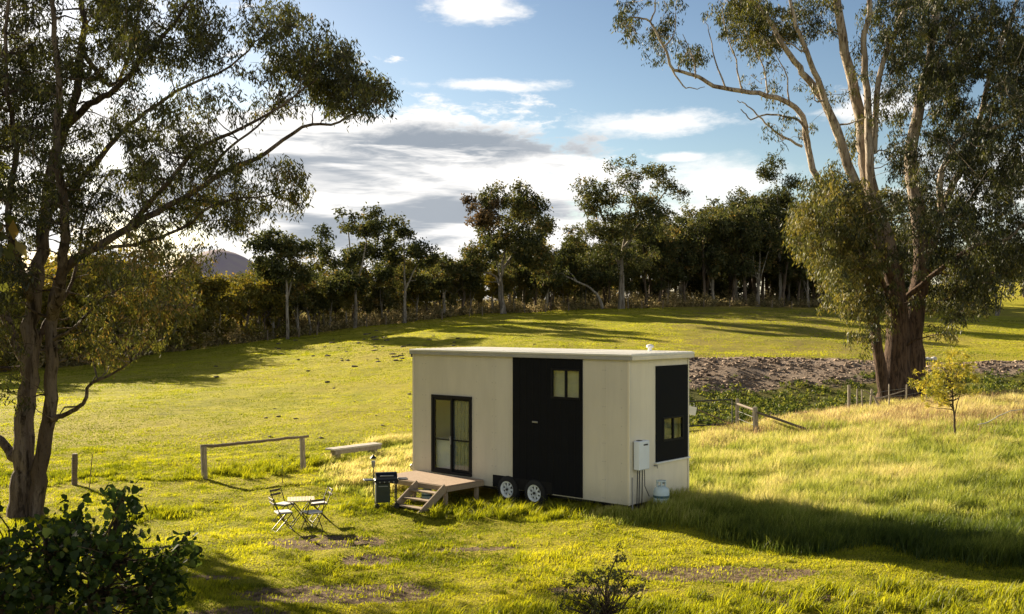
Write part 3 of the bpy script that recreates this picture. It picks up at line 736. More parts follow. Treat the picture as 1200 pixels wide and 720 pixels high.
# ---- left foreground gum
def build_left_gum():
    Y = 24.0; bx, by = at(27, Y), Y; base = np.array([bx, by, gz(bx, by)-.05])
    def P(px, row, dy=0.): return pt(px, row, Y+dy)-base
    T = Tree()
    T.limb([(0, 0, 0), P(27, 570), P(29, 535), P(31, 490, .1), P(34, 430, .2), P(38, 370, .3), P(46, 310, .4), P(54, 250, .5), P(62, 195, .6), P(78, 148, .8), P(92, 95, 1.), P(98, 30, 1.2), P(94, -50, 1.4), P(102, -150, 1.5)], .29, .045, 12, 4, .025, .25)
    T.limb([(.28, -.05, 0), P(44, 575, -.1), P(50, 530, -.2), P(58, 480, -.3), P(60, 425, -.4), P(61, 370, -.4), P(68, 330, -.5), P(84, 308, -.6), P(112, 290, -.8), P(172, 256, -1.), P(216, 232, -1.1), P(262, 202, -1.3), P(310, 180, -1.4), P(354, 150, -1.5), P(398, 143, -1.6), P(428, 122, -1.7)], .20, .016, 10, 4, .015, .2)
    T.limb([P(61, 372, -.4), P(72, 330, -1), P(76, 260, -1.6), P(66, 180, -2.2), P(70, 90, -2.6), P(60, 0, -3), P(66, -90, -3.2)], .15, .03, 8, 4, .02)
    T.limb([P(79, 146, .8), P(104, 122, .4), P(137, 103, .1), P(168, 66, -.1), P(197, 36, -.2), P(222, 0, -.4), P(262, -45, -.6)], .10, .022, 8, 4, .015)
    T.limb([P(96, 60, 1.1), P(128, 100, 1.6), P(150, 70, 2), P(162, 20, 2.3), P(180, -60, 2.6)], .07, .02, 7, 4, .015)
    T.limb([P(54, 250, .5), P(92, 215, 1.3), P(128, 172, 1.8), P(160, 140, 2.2), P(206, 108, 2.6), P(268, 78, 3.), P(310, 42, 3.2)], .10, .018, 7, 4, .02)
    T.limb([P(150, 267, -.9), P(190, 222, -1.6), P(230, 176, -2.), P(285, 150, -2.3), P(338, 118, -2.5), P(372, 92, -2.6)], .07, .014, 6, 4, .012)
    T.limb([P(240, 216, -1.2), P(262, 180, -1), P(300, 150, -.8), P(330, 118, -.7), P(352, 100, -.6)], .045, .012, 6, 4, .01)
    T.limb([P(110, 292, -.8), P(160, 286, -1.4), P(212, 268, -1.8), P(250, 240, -2.), P(300, 232, -2.2), P(338, 222, -2.3)], .05, .012, 6, 4, .012)
    T.limb([P(54, 494, -.3), P(68, 489, -.5), P(84, 482, -.7), P(100, 470, -.9), P(104, 452, -1.), P(128, 440, -1.2), P(154, 424, -1.4), P(170, 402, -1.5)], .075, .014, 7, 4, .008)
    T.limb([P(60, 400, -.4), P(86, 385, -1.), P(110, 360, -1.4), P(140, 338, -1.8), P(180, 330, -2.)], .05, .012, 6, 4, .01)
    T.limb([P(30, 545), P(12, 530, .4), P(-10, 500, .8), P(-40, 440, 1.2), P(-80, 380, 1.5)], .14, .05, 7, 4, .02)
    T.limb([P(33, 430, .2), P(14, 390, .6), P(-4, 350, .9), P(-20, 280, 1.2), P(-40, 190, 1.5), P(-30, 80, 1.8), P(-60, -40, 2)], .16, .04, 8, 4, .02)
    T.limb([P(40, 355, .3), P(22, 310, -.6), P(10, 250, -1.2), P(18, 170, -1.6), P(6, 90, -2.), P(12, -20, -2.4)], .12, .03, 8, 4, .02)
    T.limb([P(31, 470, .1), P(40, 440, .6), P(52, 380, 1.4), P(86, 330, 2.), P(100, 250, 2.6), P(130, 200, 3.)], .09, .02, 7, 4, .015)
    reg = [  # px, row, rx, ry, clumps, density, tone with sunlit lower clumps painted brighter
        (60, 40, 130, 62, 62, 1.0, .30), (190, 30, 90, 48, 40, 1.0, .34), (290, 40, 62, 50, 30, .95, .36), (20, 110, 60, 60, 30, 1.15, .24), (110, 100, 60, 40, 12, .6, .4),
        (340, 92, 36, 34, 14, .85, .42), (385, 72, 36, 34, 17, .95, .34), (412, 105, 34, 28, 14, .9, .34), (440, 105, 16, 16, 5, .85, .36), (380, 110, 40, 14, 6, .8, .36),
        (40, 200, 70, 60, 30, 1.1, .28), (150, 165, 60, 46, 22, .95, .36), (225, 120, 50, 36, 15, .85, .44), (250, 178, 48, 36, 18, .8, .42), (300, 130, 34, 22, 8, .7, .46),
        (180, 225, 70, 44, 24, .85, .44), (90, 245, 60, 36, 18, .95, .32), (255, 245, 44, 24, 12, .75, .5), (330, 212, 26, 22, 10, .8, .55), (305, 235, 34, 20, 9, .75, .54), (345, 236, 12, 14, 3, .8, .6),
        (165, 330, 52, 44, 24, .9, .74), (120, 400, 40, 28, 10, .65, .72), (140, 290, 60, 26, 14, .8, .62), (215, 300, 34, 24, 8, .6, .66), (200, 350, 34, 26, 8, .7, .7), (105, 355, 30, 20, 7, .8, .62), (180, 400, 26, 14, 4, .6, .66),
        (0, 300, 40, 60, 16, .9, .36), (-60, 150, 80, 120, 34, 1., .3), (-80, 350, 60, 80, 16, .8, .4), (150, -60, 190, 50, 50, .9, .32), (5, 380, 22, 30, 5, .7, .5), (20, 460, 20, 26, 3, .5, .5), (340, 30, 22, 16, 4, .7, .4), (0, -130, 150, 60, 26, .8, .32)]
    cs, rs, per, ton = [], [], [], []
    for px, row, rx, ry, k, dens, tone in reg:
        for _ in range(int(k*2.9)):
            a = rng.uniform(0, 2*math.pi); q = math.sqrt(rng.random())
            c = P(px+math.cos(a)*q*rx, row+math.sin(a)*q*ry, rng.normal(0, 1.9) if px < 230 else rng.normal(-1., 1.1))
            if float(vnoise(c[0]+c[1]*.3, c[2]+c[1]*.4, .85, 71)) < (.32 if tone < .4 else .38) and tone > .33: continue
            cs.append(c); r = rng.uniform(.18, .44); rs.append((r, r, r*.7)); per.append(int(320*dens*rng.uniform(.6, 1.3)*(r/.55)**2)); ton.append(tone)
    T.attach(cs, .007, thin=.5, n=4); T.twigs(cs, rs, .005, 3)
    ls = []
    for tv in sorted(set(ton)):
        ii = [i for i, t_ in enumerate(ton) if t_ == tv]
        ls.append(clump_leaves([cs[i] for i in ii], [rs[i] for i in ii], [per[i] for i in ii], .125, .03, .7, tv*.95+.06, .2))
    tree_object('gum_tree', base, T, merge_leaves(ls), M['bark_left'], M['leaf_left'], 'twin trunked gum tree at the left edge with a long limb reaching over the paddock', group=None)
build_left_gum()

# ---- big right gum
def build_right_gum():
    Y = 52.0; bx = at(1056, Y); base = np.array([bx, Y, gz(bx, Y)-.2])
    def P(px, row, dy=0.): return pt(px, row, Y+dy)-base
    T = Tree()
    # fluted butt: several stems pressed together
    T.limb([P(1050, 470), P(1051, 430), P(1052, 390), P(1050, 340), P(1040, 290, .3), P(1021, 225, .5), P(1012, 180, .5), P(1008, 137, .5), P(994, 80, .3), P(980, 0, 0), P(972, -90, 0), P(960, -160)],   .72, .11, 14, 4, .03, .45)
    T.limb([P(1068, 470, .3), P(1068, 425, .3), P(1070, 380, .4), P(1080, 320, .8), P(1078, 260, 1.), P(1067, 190, 1.2), P(1076, 130, 1.4), P(1087, 80, 1.6), P(1100, 0, 1.8), P(1110, -100, 2.)], .68, .12, 14, 4, .03, .4)
    T.limb([P(1038, 470, -.5), P(1030, 420, -.7), P(1024, 370, -.8), P(1016, 335, -.8), P(1004, 300, -.9), P(986, 276, -1.), P(966, 230, -1.1), P(950, 187, -1.2), P(940, 137, -1.3), P(918, 118, -1.4), P(880, 108, -1.6), P(837, 100, -1.8), P(812, 88, -1.9), P(790, 82, -2.), P(778, 54, -2.1), P(762, 26, -2.2), P(744, 20, -2.3), P(728, 28, -2.3)], .28, .025, 10, 4, .03, .3)
    T.limb([P(1046, 330, -.5), P(1028, 280, -1.2), P(1008, 233, -1.6), P(990, 180, -1.8), P(975, 137, -1.9), P(952, 100, -2.), P(937, 79, -2.), P(916, 50, -2.1), P(900, 22, -2.2), P(872, -10, -2.3), P(850, -60, -2.4)], .33, .06, 11, 4, .03)
    T.limb([P(1030, 280, .3), P(1020, 200, -.4), P(1017, 125, -.6), P(1013, 54, -.7), P(1020, 0, -.8), P(1018, -90, -1)], .26, .09, 10, 4, .03)
    T.limb([P(1024, 180, -.3), P(1030, 92, -.5), P(1054, 25, -.8), P(1072, -20, -1), P(1085, -100, -1.)], .18, .06, 8, 4, .03)
    T.limb([P(950, 187, -1.2), P(944, 150, -1.8), P(925, 137, -1.9), P(898, 134, -2.), P(880, 140, -2.1), P(868, 128, -2.2)], .09, .025, 6, 4, .03)
    T.limb([P(940, 172, -1.2), P(915, 158, -1.3), P(892, 140, -1.3), P(876, 124, -1.4), P(864, 118, -1.4)], .07, .02, 6, 4, .03)
    T.limb([P(982, 158, -1.9), P(962, 105, -2.5), P(945, 60, -2.8), P(930, 20, -3), P(920, -40, -3)], .2, .05, 8, 4, .03)
    T.limb([P(1080, 320, .8), P(1100, 260, 0), P(1104, 200, -.5), P(1130, 160, -.8), P(1172, 148, -1.), P(1205, 128, -1.2), P(1250, 110, -1.4)], .22, .05, 9, 4, .04)
    T.limb([P(1076, 290, .8), P(1110, 230, 1.8), P(1140, 170, 2.6), P(1160, 90, 3.2), P(1190, 0, 3.6), P(1220, -90, 4)], .24, .06, 9, 4, .04)
    T.limb([P(1060, 350, .3), P(1100, 318, -1.), P(1140, 290, -1.8), P(1180, 280, -2.2), P(1210, 250, -2.6)], .16, .05, 7, 4, .03)
    T.limb([P(1045, 360, -.6), P(1030, 320, -1.8), P(1000, 290, -2.6), P(970, 268, -3.), P(945, 262, -3.2)], .14, .04, 7, 4, .03)
    T.limb([P(1087, 80, 1.6), P(1120, 30, 1), P(1150, -30, .6)], .16, .06, 7, 4, .03)
    for pp in ([(870, 110), (862, 70), (852, 40), (846, 10)], [(850, 103), (838, 70), (832, 42), (826, 26)], [(900, 112), (895, 80), (880, 52), (872, 30)], [(815, 92), (812, 65), (800, 40)], [(925, 120), (920, 80), (905, 60)],
               [(788, 82), (800, 100), (812, 104), (826, 102)], [(779, 54), (790, 40), (792, 14)], [(762, 26), (768, 5), (764, -16)]):
        T.limb([P(a, b, -1.8+rng.normal(0, .2)) for a, b in pp], .05, .015, 5, 3, .03)
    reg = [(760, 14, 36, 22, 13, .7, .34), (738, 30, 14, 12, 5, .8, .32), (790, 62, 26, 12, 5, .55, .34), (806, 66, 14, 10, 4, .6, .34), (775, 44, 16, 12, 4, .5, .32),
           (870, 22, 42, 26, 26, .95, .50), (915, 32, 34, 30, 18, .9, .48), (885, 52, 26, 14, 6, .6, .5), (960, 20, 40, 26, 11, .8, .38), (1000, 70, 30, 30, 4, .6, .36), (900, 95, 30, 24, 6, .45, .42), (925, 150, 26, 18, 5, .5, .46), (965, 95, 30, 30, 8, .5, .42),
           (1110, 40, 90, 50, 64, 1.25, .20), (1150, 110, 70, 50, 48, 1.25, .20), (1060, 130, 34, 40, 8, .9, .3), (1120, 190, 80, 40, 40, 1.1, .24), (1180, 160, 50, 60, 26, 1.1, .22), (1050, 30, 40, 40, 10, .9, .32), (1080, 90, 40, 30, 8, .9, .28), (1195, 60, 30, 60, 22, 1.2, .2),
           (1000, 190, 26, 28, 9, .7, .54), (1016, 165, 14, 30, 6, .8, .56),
           (975, 235, 38, 34, 22, .9, .64), (955, 270, 34, 34, 26, .95, .68), (995, 300, 42, 40, 32, 1.0, .66), (1010, 250, 38, 34, 12, 1., .5), (990, 345, 34, 22, 15, .9, .66), (1030, 370, 24, 26, 10, .8, .62), (1012, 392, 14, 12, 3, .7, .6),  # tone painted brighter on the sunlit hanging clumps, darker at the right
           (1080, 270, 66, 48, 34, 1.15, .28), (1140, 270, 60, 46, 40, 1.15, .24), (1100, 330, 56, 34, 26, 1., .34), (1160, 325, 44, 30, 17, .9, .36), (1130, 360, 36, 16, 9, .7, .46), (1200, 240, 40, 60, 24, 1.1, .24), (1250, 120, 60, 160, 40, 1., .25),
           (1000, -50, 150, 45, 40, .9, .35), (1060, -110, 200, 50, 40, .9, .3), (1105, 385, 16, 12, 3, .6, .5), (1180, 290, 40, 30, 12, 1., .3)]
    cs, rs, per, ton = [], [], [], []
    for px, row, rx, ry, k, dens, tone in reg:
        for _ in range(int(k*2.6)):
            a = rng.uniform(0, 2*math.pi); q = math.sqrt(rng.random())
            dy = rng.normal(.6, 2.2) if row < 215 and px < 1060 else rng.normal(-2.2, 1.6) if px < 1040 else rng.normal(1., 3.2)
            c = P(px+math.cos(a)*q*rx, row+math.sin(a)*q*ry, dy)
            if float(vnoise(c[0]+c[1]*.3, c[2]+c[1]*.4, 1.6, 72)) < (.25 if tone < .33 else .38 if row < 215 else .38): continue
            cs.append(c); r = rng.uniform(.32, .74); rs.append((r, r, r*.8)); per.append(int(285*dens*rng.uniform(.6, 1.3)*(r/.8)**2)); ton.append(tone)
    T.attach(cs, .013, thin=.45, n=4); T.twigs(cs, rs, .009, 2)
    ls = []
    for tv in sorted(set(ton)):
        ii = [i for i, t_ in enumerate(ton) if t_ == tv]
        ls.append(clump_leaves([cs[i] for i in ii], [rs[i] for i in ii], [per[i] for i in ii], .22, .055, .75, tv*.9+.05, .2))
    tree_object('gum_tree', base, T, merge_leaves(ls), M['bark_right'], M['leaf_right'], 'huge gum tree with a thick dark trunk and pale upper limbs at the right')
build_right_gum()

# ---- woodland trees
def far_tree(name, px, Y, lobes, stems, label, leafm='leaf_far', bark='bark_pale', spacing=1.25, per=95, leaf=(.36, .17), tone=.42, r0=.35, group=None, keep=.8, cat='tree'):
    """lobes and stems given as pixel positions on the plane at distance Y, turned into metres"""
    bx = at(px, Y); base = np.array([bx, Y, gz(bx, Y)-.1]); m = Y/1200
    def P(a, b, dy=0.): return pt(a, b, Y+dy)-base
    T = Tree()
    for i, st in enumerate(stems):
        pts = [P(a, b, rng.normal(0, .5) if j else 0) for j, (a, b) in enumerate(st)]
        if i == 0: pts[0] = np.zeros(3)
        T.limb(pts, r0*.72*(1 if i == 0 else .6), .06, 7, 3, .05, .2 if i == 0 else 0)
    L = [(P(a, b, rng.normal(0, 1.2)), (rx*m, max(1.2, (rx+ry)/2*m*.9), ry*m)) for a, b, rx, ry in lobes]
    cs, rs = lobes_to_clumps(L, spacing, keep)
    T.attach(cs, .03, thin=.5, n=4)
    lv = clump_leaves(cs, rs, [int(per*(r[0]/spacing)**2*3.0) for r in rs], leaf[0], leaf[1], .35, tone, .2)
    return tree_object(name, base, T, lv, M[bark], M[leafm], label, cat, group)

def build_named_trees():
    far_tree('gum_tree', 728, 127, [(748, 200, 42, 16), (780, 214, 16, 16), (705, 222, 34, 22), (690, 245, 26, 18), (745, 232, 42, 22), (720, 270, 55, 22), (765, 265, 38, 25), (685, 285, 32, 24), (700, 315, 34, 24), (792, 225, 10, 12), (740, 300, 30, 18)],
             [[(728, 361), (728, 320), (731, 285), (738, 250), (748, 215)], [(729, 325), (718, 290), (706, 255), (696, 235)], [(732, 290), (750, 262), (768, 240), (782, 222)]],
             'tall spreading gum with white forked trunk standing above the woodland edge', per=80, spacing=1.3, keep=.8, tone=.48, r0=.55, leaf=(.34, .16))
    far_tree('gum_tree', 588, 118, [(572, 250, 20, 24), (560, 232, 12, 10)], [[(588, 366), (588, 335), (580, 300), (574, 262)]],
             'rusty brown leaved gum leaning over the woodland behind the house', leafm='leaf_brown', per=80, spacing=1., tone=.5, r0=.2)
    far_tree('gum_tree', 590, 119, [(602, 232, 32, 16), (578, 232, 20, 14), (625, 245, 22, 14), (575, 275, 26, 20), (612, 262, 34, 26), (638, 262, 14, 24), (632, 300, 26, 26), (560, 305, 26, 24), (596, 295, 32, 26), (640, 320, 20, 20), (545, 322, 16, 16)],
             [[(590, 366), (587, 335), (590, 310), (592, 285), (600, 250)], [(587, 335), (578, 322), (566, 318), (556, 305)], [(590, 315), (612, 285), (630, 262)]],
             'bushy gum with a pale forked trunk left of the tallest woodland tree', per=95, tone=.5, r0=.45)
    far_tree('gum_tree', 416, 107, [(407, 260, 20, 15), (432, 264, 16, 24), (392, 304, 26, 22), (428, 296, 26, 22), (405, 330, 30, 20), (378, 274, 5, 3)],
             [[(416, 388), (417, 350), (412, 310), (408, 270)], [(416, 345), (424, 310), (431, 275)]], 'two topped gum with rounded crown clumps left of the bushy gums', per=90, spacing=1.1, tone=.4, r0=.25)
    far_tree('gum_tree', 474, 111, [(474, 272, 25, 13), (455, 285, 14, 12), (495, 292, 22, 16), (506, 312, 18, 20), (462, 298, 24, 20), (480, 325, 24, 16), (452, 318, 12, 14)],
             [[(474, 380), (475, 345), (474, 310), (474, 285)], [(475, 340), (490, 310), (502, 298)]], 'broad leaning gum with a gap through its crown above the paddock rise', per=90, spacing=1.1, tone=.42, r0=.25)
    far_tree('gum_tree', 337, 100, [(320, 284, 26, 17), (346, 288, 27, 17), (330, 308, 32, 16), (352, 318, 20, 16), (312, 316, 16, 16)],
             [[(337, 394), (337, 355), (335, 325), (328, 298)], [(337, 350), (345, 320), (350, 298)]], 'flat topped gum right of the distant hill', per=95, spacing=1.0, tone=.36, r0=.22)
    far_tree('gum_tree', 914, 141, [(908, 200, 16, 14), (925, 212, 12, 14), (912, 228, 20, 18), (890, 250, 26, 18), (932, 250, 22, 20), (912, 280, 30, 22), (885, 240, 10, 8)],
             [[(914, 360), (914, 300), (912, 250), (910, 215)], [(914, 290), (900, 262), (890, 245)]], 'dark tall narrow gum beside the huge right gum', per=90, tone=.32, r0=.35, spacing=1.3)
    far_tree('gum_tree', 1168, 146, [(1160, 300, 24, 20), (1175, 325, 22, 14), (1190, 310, 20, 18), (1150, 330, 16, 12)],
             [[(1166, 373), (1167, 350), (1164, 330), (1160, 305)], [(1169, 373), (1173, 350), (1178, 325)]], 'small twin stemmed gum on the slope at the far right', per=110, tone=.3, r0=.3, spacing=1.3)
    # bare leaning trunk
    Y = 124; b = at(706, Y); base = np.array([b, Y-.5, gz(b, Y-.5)]); T = MB()
    pp = [pt(a, r, Y-.5)-base for a, r in ((706, 362), (701, 348), (692, 338), (676, 330), (660, 322), (642, 314))]
    T.tube(smooth_path(pp, 3, .03), list(np.linspace(.2, .05, 16)), 7)
    T.tube([pp[3], pp[3]+np.array([-.6, .2, .9]), pp[3]+np.array([-1.4, .3, 1.2])], [.07, .05, .02], 5)
    o = T.build('fallen_tree', M['bark_pale'], None, False); o.location = tuple(base)
    tag(o, 'bare bent trunk leaning out from the foot of the tallest woodland tree', 'fallen tree')
build_named_trees()

def proto_tree(k, H, spread, leafm, bark, tone, low=.3, per=75):
    """generic woodland tree built round the origin"""
    T = Tree(); lean = rng.normal(0, .06*H, 2)
    top = np.array([lean[0], lean[1], H*.8])
    T.limb([(0, 0, -.3), (lean[0]*.2, lean[1]*.2, H*.25), (lean[0]*.6+rng.normal(0, .2), lean[1]*.6, H*.5), top], .10+.013*H, .05, 6, 3, .04, .2)
    L = []
    for i in range(rng.integers(2, 4)):
        a = rng.uniform(0, 6.28); e = np.array([math.cos(a)*spread*.7, math.sin(a)*spread*.7, H*rng.uniform(.55, .85)])
        z0 = H*rng.uniform(.15, .4)
        T.limb([(lean[0]*.3, lean[1]*.3, z0), (e*.45+np.array([0, 0, z0*.55])), e], .09, .035, 5, 3, .04)
        L.append((e, (spread*.45, spread*.45, H*.14)))
    L.append((np.array([lean[0], lean[1], H*.84]), (spread*.5, spread*.5, H*.15)))
    for i in range(rng.integers(5, 8)):
        a = rng.uniform(0, 6.28); q = spread*rng.uniform(.2, .8)
        L.append((np.array([math.cos(a)*q, math.sin(a)*q, H*rng.uniform(low, .75)]), (spread*.42, spread*.42, H*.13)))
    cs, rs = lobes_to_clumps(L, 1.0, .75, (.65, 1.15))
    T.attach(cs, .025, thin=.5, n=3)
    lv = clump_leaves(cs, rs, [int(per*1.7*r[0]**2) for r in rs], .33, .16, .35, tone, .2)
    return T, lv, leafm, bark

def build_woods():
    """rows of woodland trees; the front rows carry their crowns higher so that trunks show"""
    groups = {}
    def add(kind, n_proto, spec, spots, name, label, group):
        protos = []
        for k in range(n_proto):
            H, sp = rng.uniform(*spec['H']), rng.uniform(*spec['S'])
            T, lv, lm, bk = proto_tree(k, H, sp, spec['leaf'] if k not in spec.get('alt', ()) else 'leaf_olive', spec['bark'][k % len(spec['bark'])], spec['tone'], spec.get('low', .3), spec.get('per', 75))
            protos.append((T, lv, lm, bk, H))
        made = {}
        for i, (px, Y, top) in enumerate(spots):
            k = i % n_proto; x = at(px, Y); g = gz(x, Y)
            if k not in made:
                T, lv, lm, bk, H = protos[k]
                made[k] = r = tree_object(name, (0, 0, 0), T, lv, M[bk], M[lm], label, 'tree', group); src = r
            else: r = copy_tree(made[k])
            H = protos[k][4]
            want = (CZ-(top-HOR)*Y/1200)-g
            s = max(.35, want/H)
            r.location = (x, Y, g-.05); r.rotation_euler = (0, 0, rng.uniform(0, 6.28)); sx = s*rng.uniform(.9, 1.2); r.scale = (sx, sx, s)
    def edgeY(px): return float(np.interp(px, [-300, 0, 100, 250, 400, 560, 700, 960, 1300], [72, 75, 80, 96, 107, 118, 128, 138, 140]))
    # olive scrubby trees at the left
    sp = []
    for row, n in ((0, 17), (6, 16), (13, 14)):
        # trees nearest the left edge stand taller
        for i in range(n):
            px = -60+(400/n)*(i+rng.uniform(.1, .9)); top = np.interp(px, [-60, 60, 150, 240, 300, 340], [312, 318, 322, 324, 318, 335])+rng.normal(0, 14)-row*.6
            sp.append((px, edgeY(px)+2+row+rng.uniform(-1, 1.5), top))
    add('o', 5, dict(H=(6.5, 8.5), S=(2.2, 3.), leaf='leaf_olive', bark=['bark_dark', 'bark_pale'], tone=.5, low=.12, per=80), sp[0:], 'scrub_tree', 'low olive green bushy tree in the scrub left of the paddock', 'olive scrub trees left of the paddock')
    # slender darker gums in the middle
    sp = []
    for row, n in ((1.5, 26), (7, 24), (14, 20), (22, 14)):
        for i in range(n):
            px = 295+(370/n)*(i+rng.uniform(.1, .9)); top = np.interp(px, [295, 340, 400, 450, 520, 545, 600, 665], [330, 325, 318, 318, 318, 330, 300, 300])+rng.normal(0, 19)-row*.3
            sp.append((px, edgeY(px)+2+row+rng.uniform(-1, 1.5), top))
    add('m', 6, dict(H=(8.5, 11), S=(2.2, 2.9), leaf='leaf_far', bark=['bark_pale', 'bark_pale', 'bark_dark'], tone=.55, low=.40, per=80, alt=(1,)), sp[:50], 'woodland_tree', 'slim trunked gum at the front of the woodland beyond the paddock rise', 'slim gums at the front of the woodland')
    add('m', 4, dict(H=(8, 10), S=(1.9, 2.6), leaf='leaf_far', bark=['bark_dark'], tone=.5, low=.1, per=80, alt=(1, 3)), sp[50:], 'woodland_tree', 'slender bushy gum in the woodland beyond the paddock rise', 'slender gums beyond the paddock rise')
    # tall dense dark gums right of centre
    sp = []
    for row, n in ((1.5, 24), (8, 22), (16, 20), (26, 22), (36, 22)):
        for i in range(n):
            px = 640+(420/n)*(i+rng.uniform(.1, .9)); top = np.interp(px, [640, 690, 760, 800, 850, 880, 940, 1060], [300, 285, 262, 252, 246, 238, 250, 260])+rng.normal(0, 16)+(12 if row < 5 else 4)
            sp.append((px, edgeY(px)+2+row+rng.uniform(-1, 1.5), top))
    add('r', 6, dict(H=(11, 14), S=(3., 3.9), leaf='leaf_far', bark=['bark_dark', 'bark_dark', 'bark_pale'], tone=.45, low=.38, per=66), sp[:46], 'woodland_tree', 'tall dark gum with a bare lower trunk at the front right of the woodland', 'tall gums at the front right of the woodland')
    add('r', 4, dict(H=(11, 14), S=(2.8, 3.8), leaf='leaf_far', bark=['bark_dark'], tone=.34, low=.1, per=62), sp[46:], 'woodland_tree', 'tall dense dark gum in the woodland behind the right of the house', 'dense dark gums right of the woodland')
    # far right, on the rising slope
    sp = [(1150+i*17+rng.uniform(-6, 6), 236+rng.uniform(-6, 12), 285+rng.normal(0, 8)) for i in range(8)]
    add('s', 3, dict(H=(10, 13), S=(4, 5), leaf='leaf_far', bark=['bark_dark'], tone=.35, low=.12, per=60), sp, 'woodland_tree', 'dark tree on the crest of the far right slope', 'trees on the far right slope')
    sp = [(1095, 150, 300), (1120, 158, 292), (1075, 152, 298), (1045, 150, 292), (1138, 176, 285), (1150, 166, 300), (1200, 186, 290), (1222, 180, 280), (1184, 200, 288)]
    add('t', 2, dict(H=(8, 10), S=(3, 4), leaf='leaf_far', bark=['bark_dark'], tone=.33, low=.12, per=60), sp, 'woodland_tree', 'dark bushy tree half hidden behind the huge right gum', 'trees half hidden behind the huge gum')
    # unseen trees added beyond the left edge to shade the foreground and bush
    sp = [(-260, 24, -60), (-345, 17.5, 75), (-450, 13.6, 70)]
    add('q', 3, dict(H=(8, 10), S=(2.6, 3.4), leaf='leaf_left', bark=['bark_left'], tone=.4, low=.3, per=75), sp, 'gum_tree', 'added unseen gum tree beyond the left edge, shading the foreground', 'added shade gums beyond the left edge')
build_woods()

def build_understory():
    # scrub along the foot of the woodland
    cs, rs = [], []
    for _ in range(2600):
        px = rng.uniform(-40, 1060); Y = np.interp(px, [-300, 0, 100, 250, 400, 560, 700, 960, 1300], [72, 75, 80, 96, 107, 118, 128, 138, 140])+1.+34*rng.random()**1.5
        x = at(px, Y); deep = Y-np.interp(px, [-300, 0, 100, 250, 400, 560, 700, 960, 1300], [72, 75, 80, 96, 107, 118, 128, 138, 140]); r = rng.uniform(.3, .8)*(1 if rng.random() < .55 else 1.8)*(1+min(1.4, max(0, deep-8)*.09)); h = r*rng.uniform(.7, 1.5)
        cs.append(np.array([x, Y, gz(x, Y)+h*.5])); rs.append((r, r, h*.7))
    lv = clump_leaves(cs, rs, [int(60*min(r[0], 1.6)/.6) for r in rs], .26, .12, -.2, .5, .25)
    tag(np_mesh('undergrowth', lv[0], lv[1], M['scrub'], None, {'tone': lv[2]}), 'tawny scrub along the foot of the woodland', 'undergrowth', None, 'stuff')
    # weeds in the gully below the bank
    x, y = scatter(5200, 41, 63, 720, 1260, 1.2); w = weed_zone(x, y); keep = (rng.random(len(x)) < w*np.clip((vnoise(x, y, 1.1, 51)-.25)*3, 0, 1))
    x, y = x[keep], y[keep]; cs, rs, pe = [], [], []
    for a, b in zip(x, y):
        r = rng.uniform(.14, .36); cs.append(np.array([a, b, gz(a, b)+r*.25])); rs.append((r, r, r*.5)); pe.append(int(26*r/.25))
    lv = clump_leaves(cs, rs, pe, .13, .075, -.2, .45, .3)
    tag(np_mesh('weeds', lv[0], lv[1], M['weed'], None, {'tone': lv[2]}), 'low green weeds in the gully below the bare bank', 'weeds', None, 'stuff')
    # clods and bark litter on the bank
    x, y = scatter(9000, 45, 67, 720, 1260, 1.2); keep = rng.random(len(x)) < bank_mask(x, y); x, y = x[keep], y[keep]; n = len(x)
    s = np.abs(rng.normal(.035, .03, n))+.02; c = np.stack([x, y, ground(x, y)+bank_mask(x, y)*((vnoise(x, y, .9, 21)-.5)*.14+(vnoise(x, y, 2.6, 22)-.5)*.25)], 1)
    o8 = np.array([(a, b, c_) for a in (-1, 1) for b in (-1, 1) for c_ in (-1, 1)], float)
    V = c[:, None, :]+o8[None]*s[:, None, None]*np.array([1.3, 1., .7])*rng.uniform(.35, 1.2, (n, 8, 3))
    fq = np.array([(0, 1, 3, 2), (4, 6, 7, 5), (0, 4, 5, 1), (2, 3, 7, 6), (0, 2, 6, 4), (1, 5, 7, 3)])
    Q = (np.arange(n)*8)[:, None, None]+fq[None]
    m, t = newmat('clods'); tn = t.n('ShaderNodeAttribute', attribute_name='tone').outputs['Fac']
    finish(t, principled(t, t.ramp(tn, [(0, (.07, .048, .035)), (.6, (.27, .20, .15)), (.95, (.38, .30, .23)), (1, (.42, .36, .28))]), .95, 0, .1))
    tag(np_mesh('debris', V.reshape(-1, 3), Q.reshape(-1, 4), m, None, {'tone': np.repeat(np.clip(rng.normal(.45, .25, n), 0, 1), 8)}), 'clods and litter strewn over the bare bank', 'debris', None, 'stuff')
build_understory()

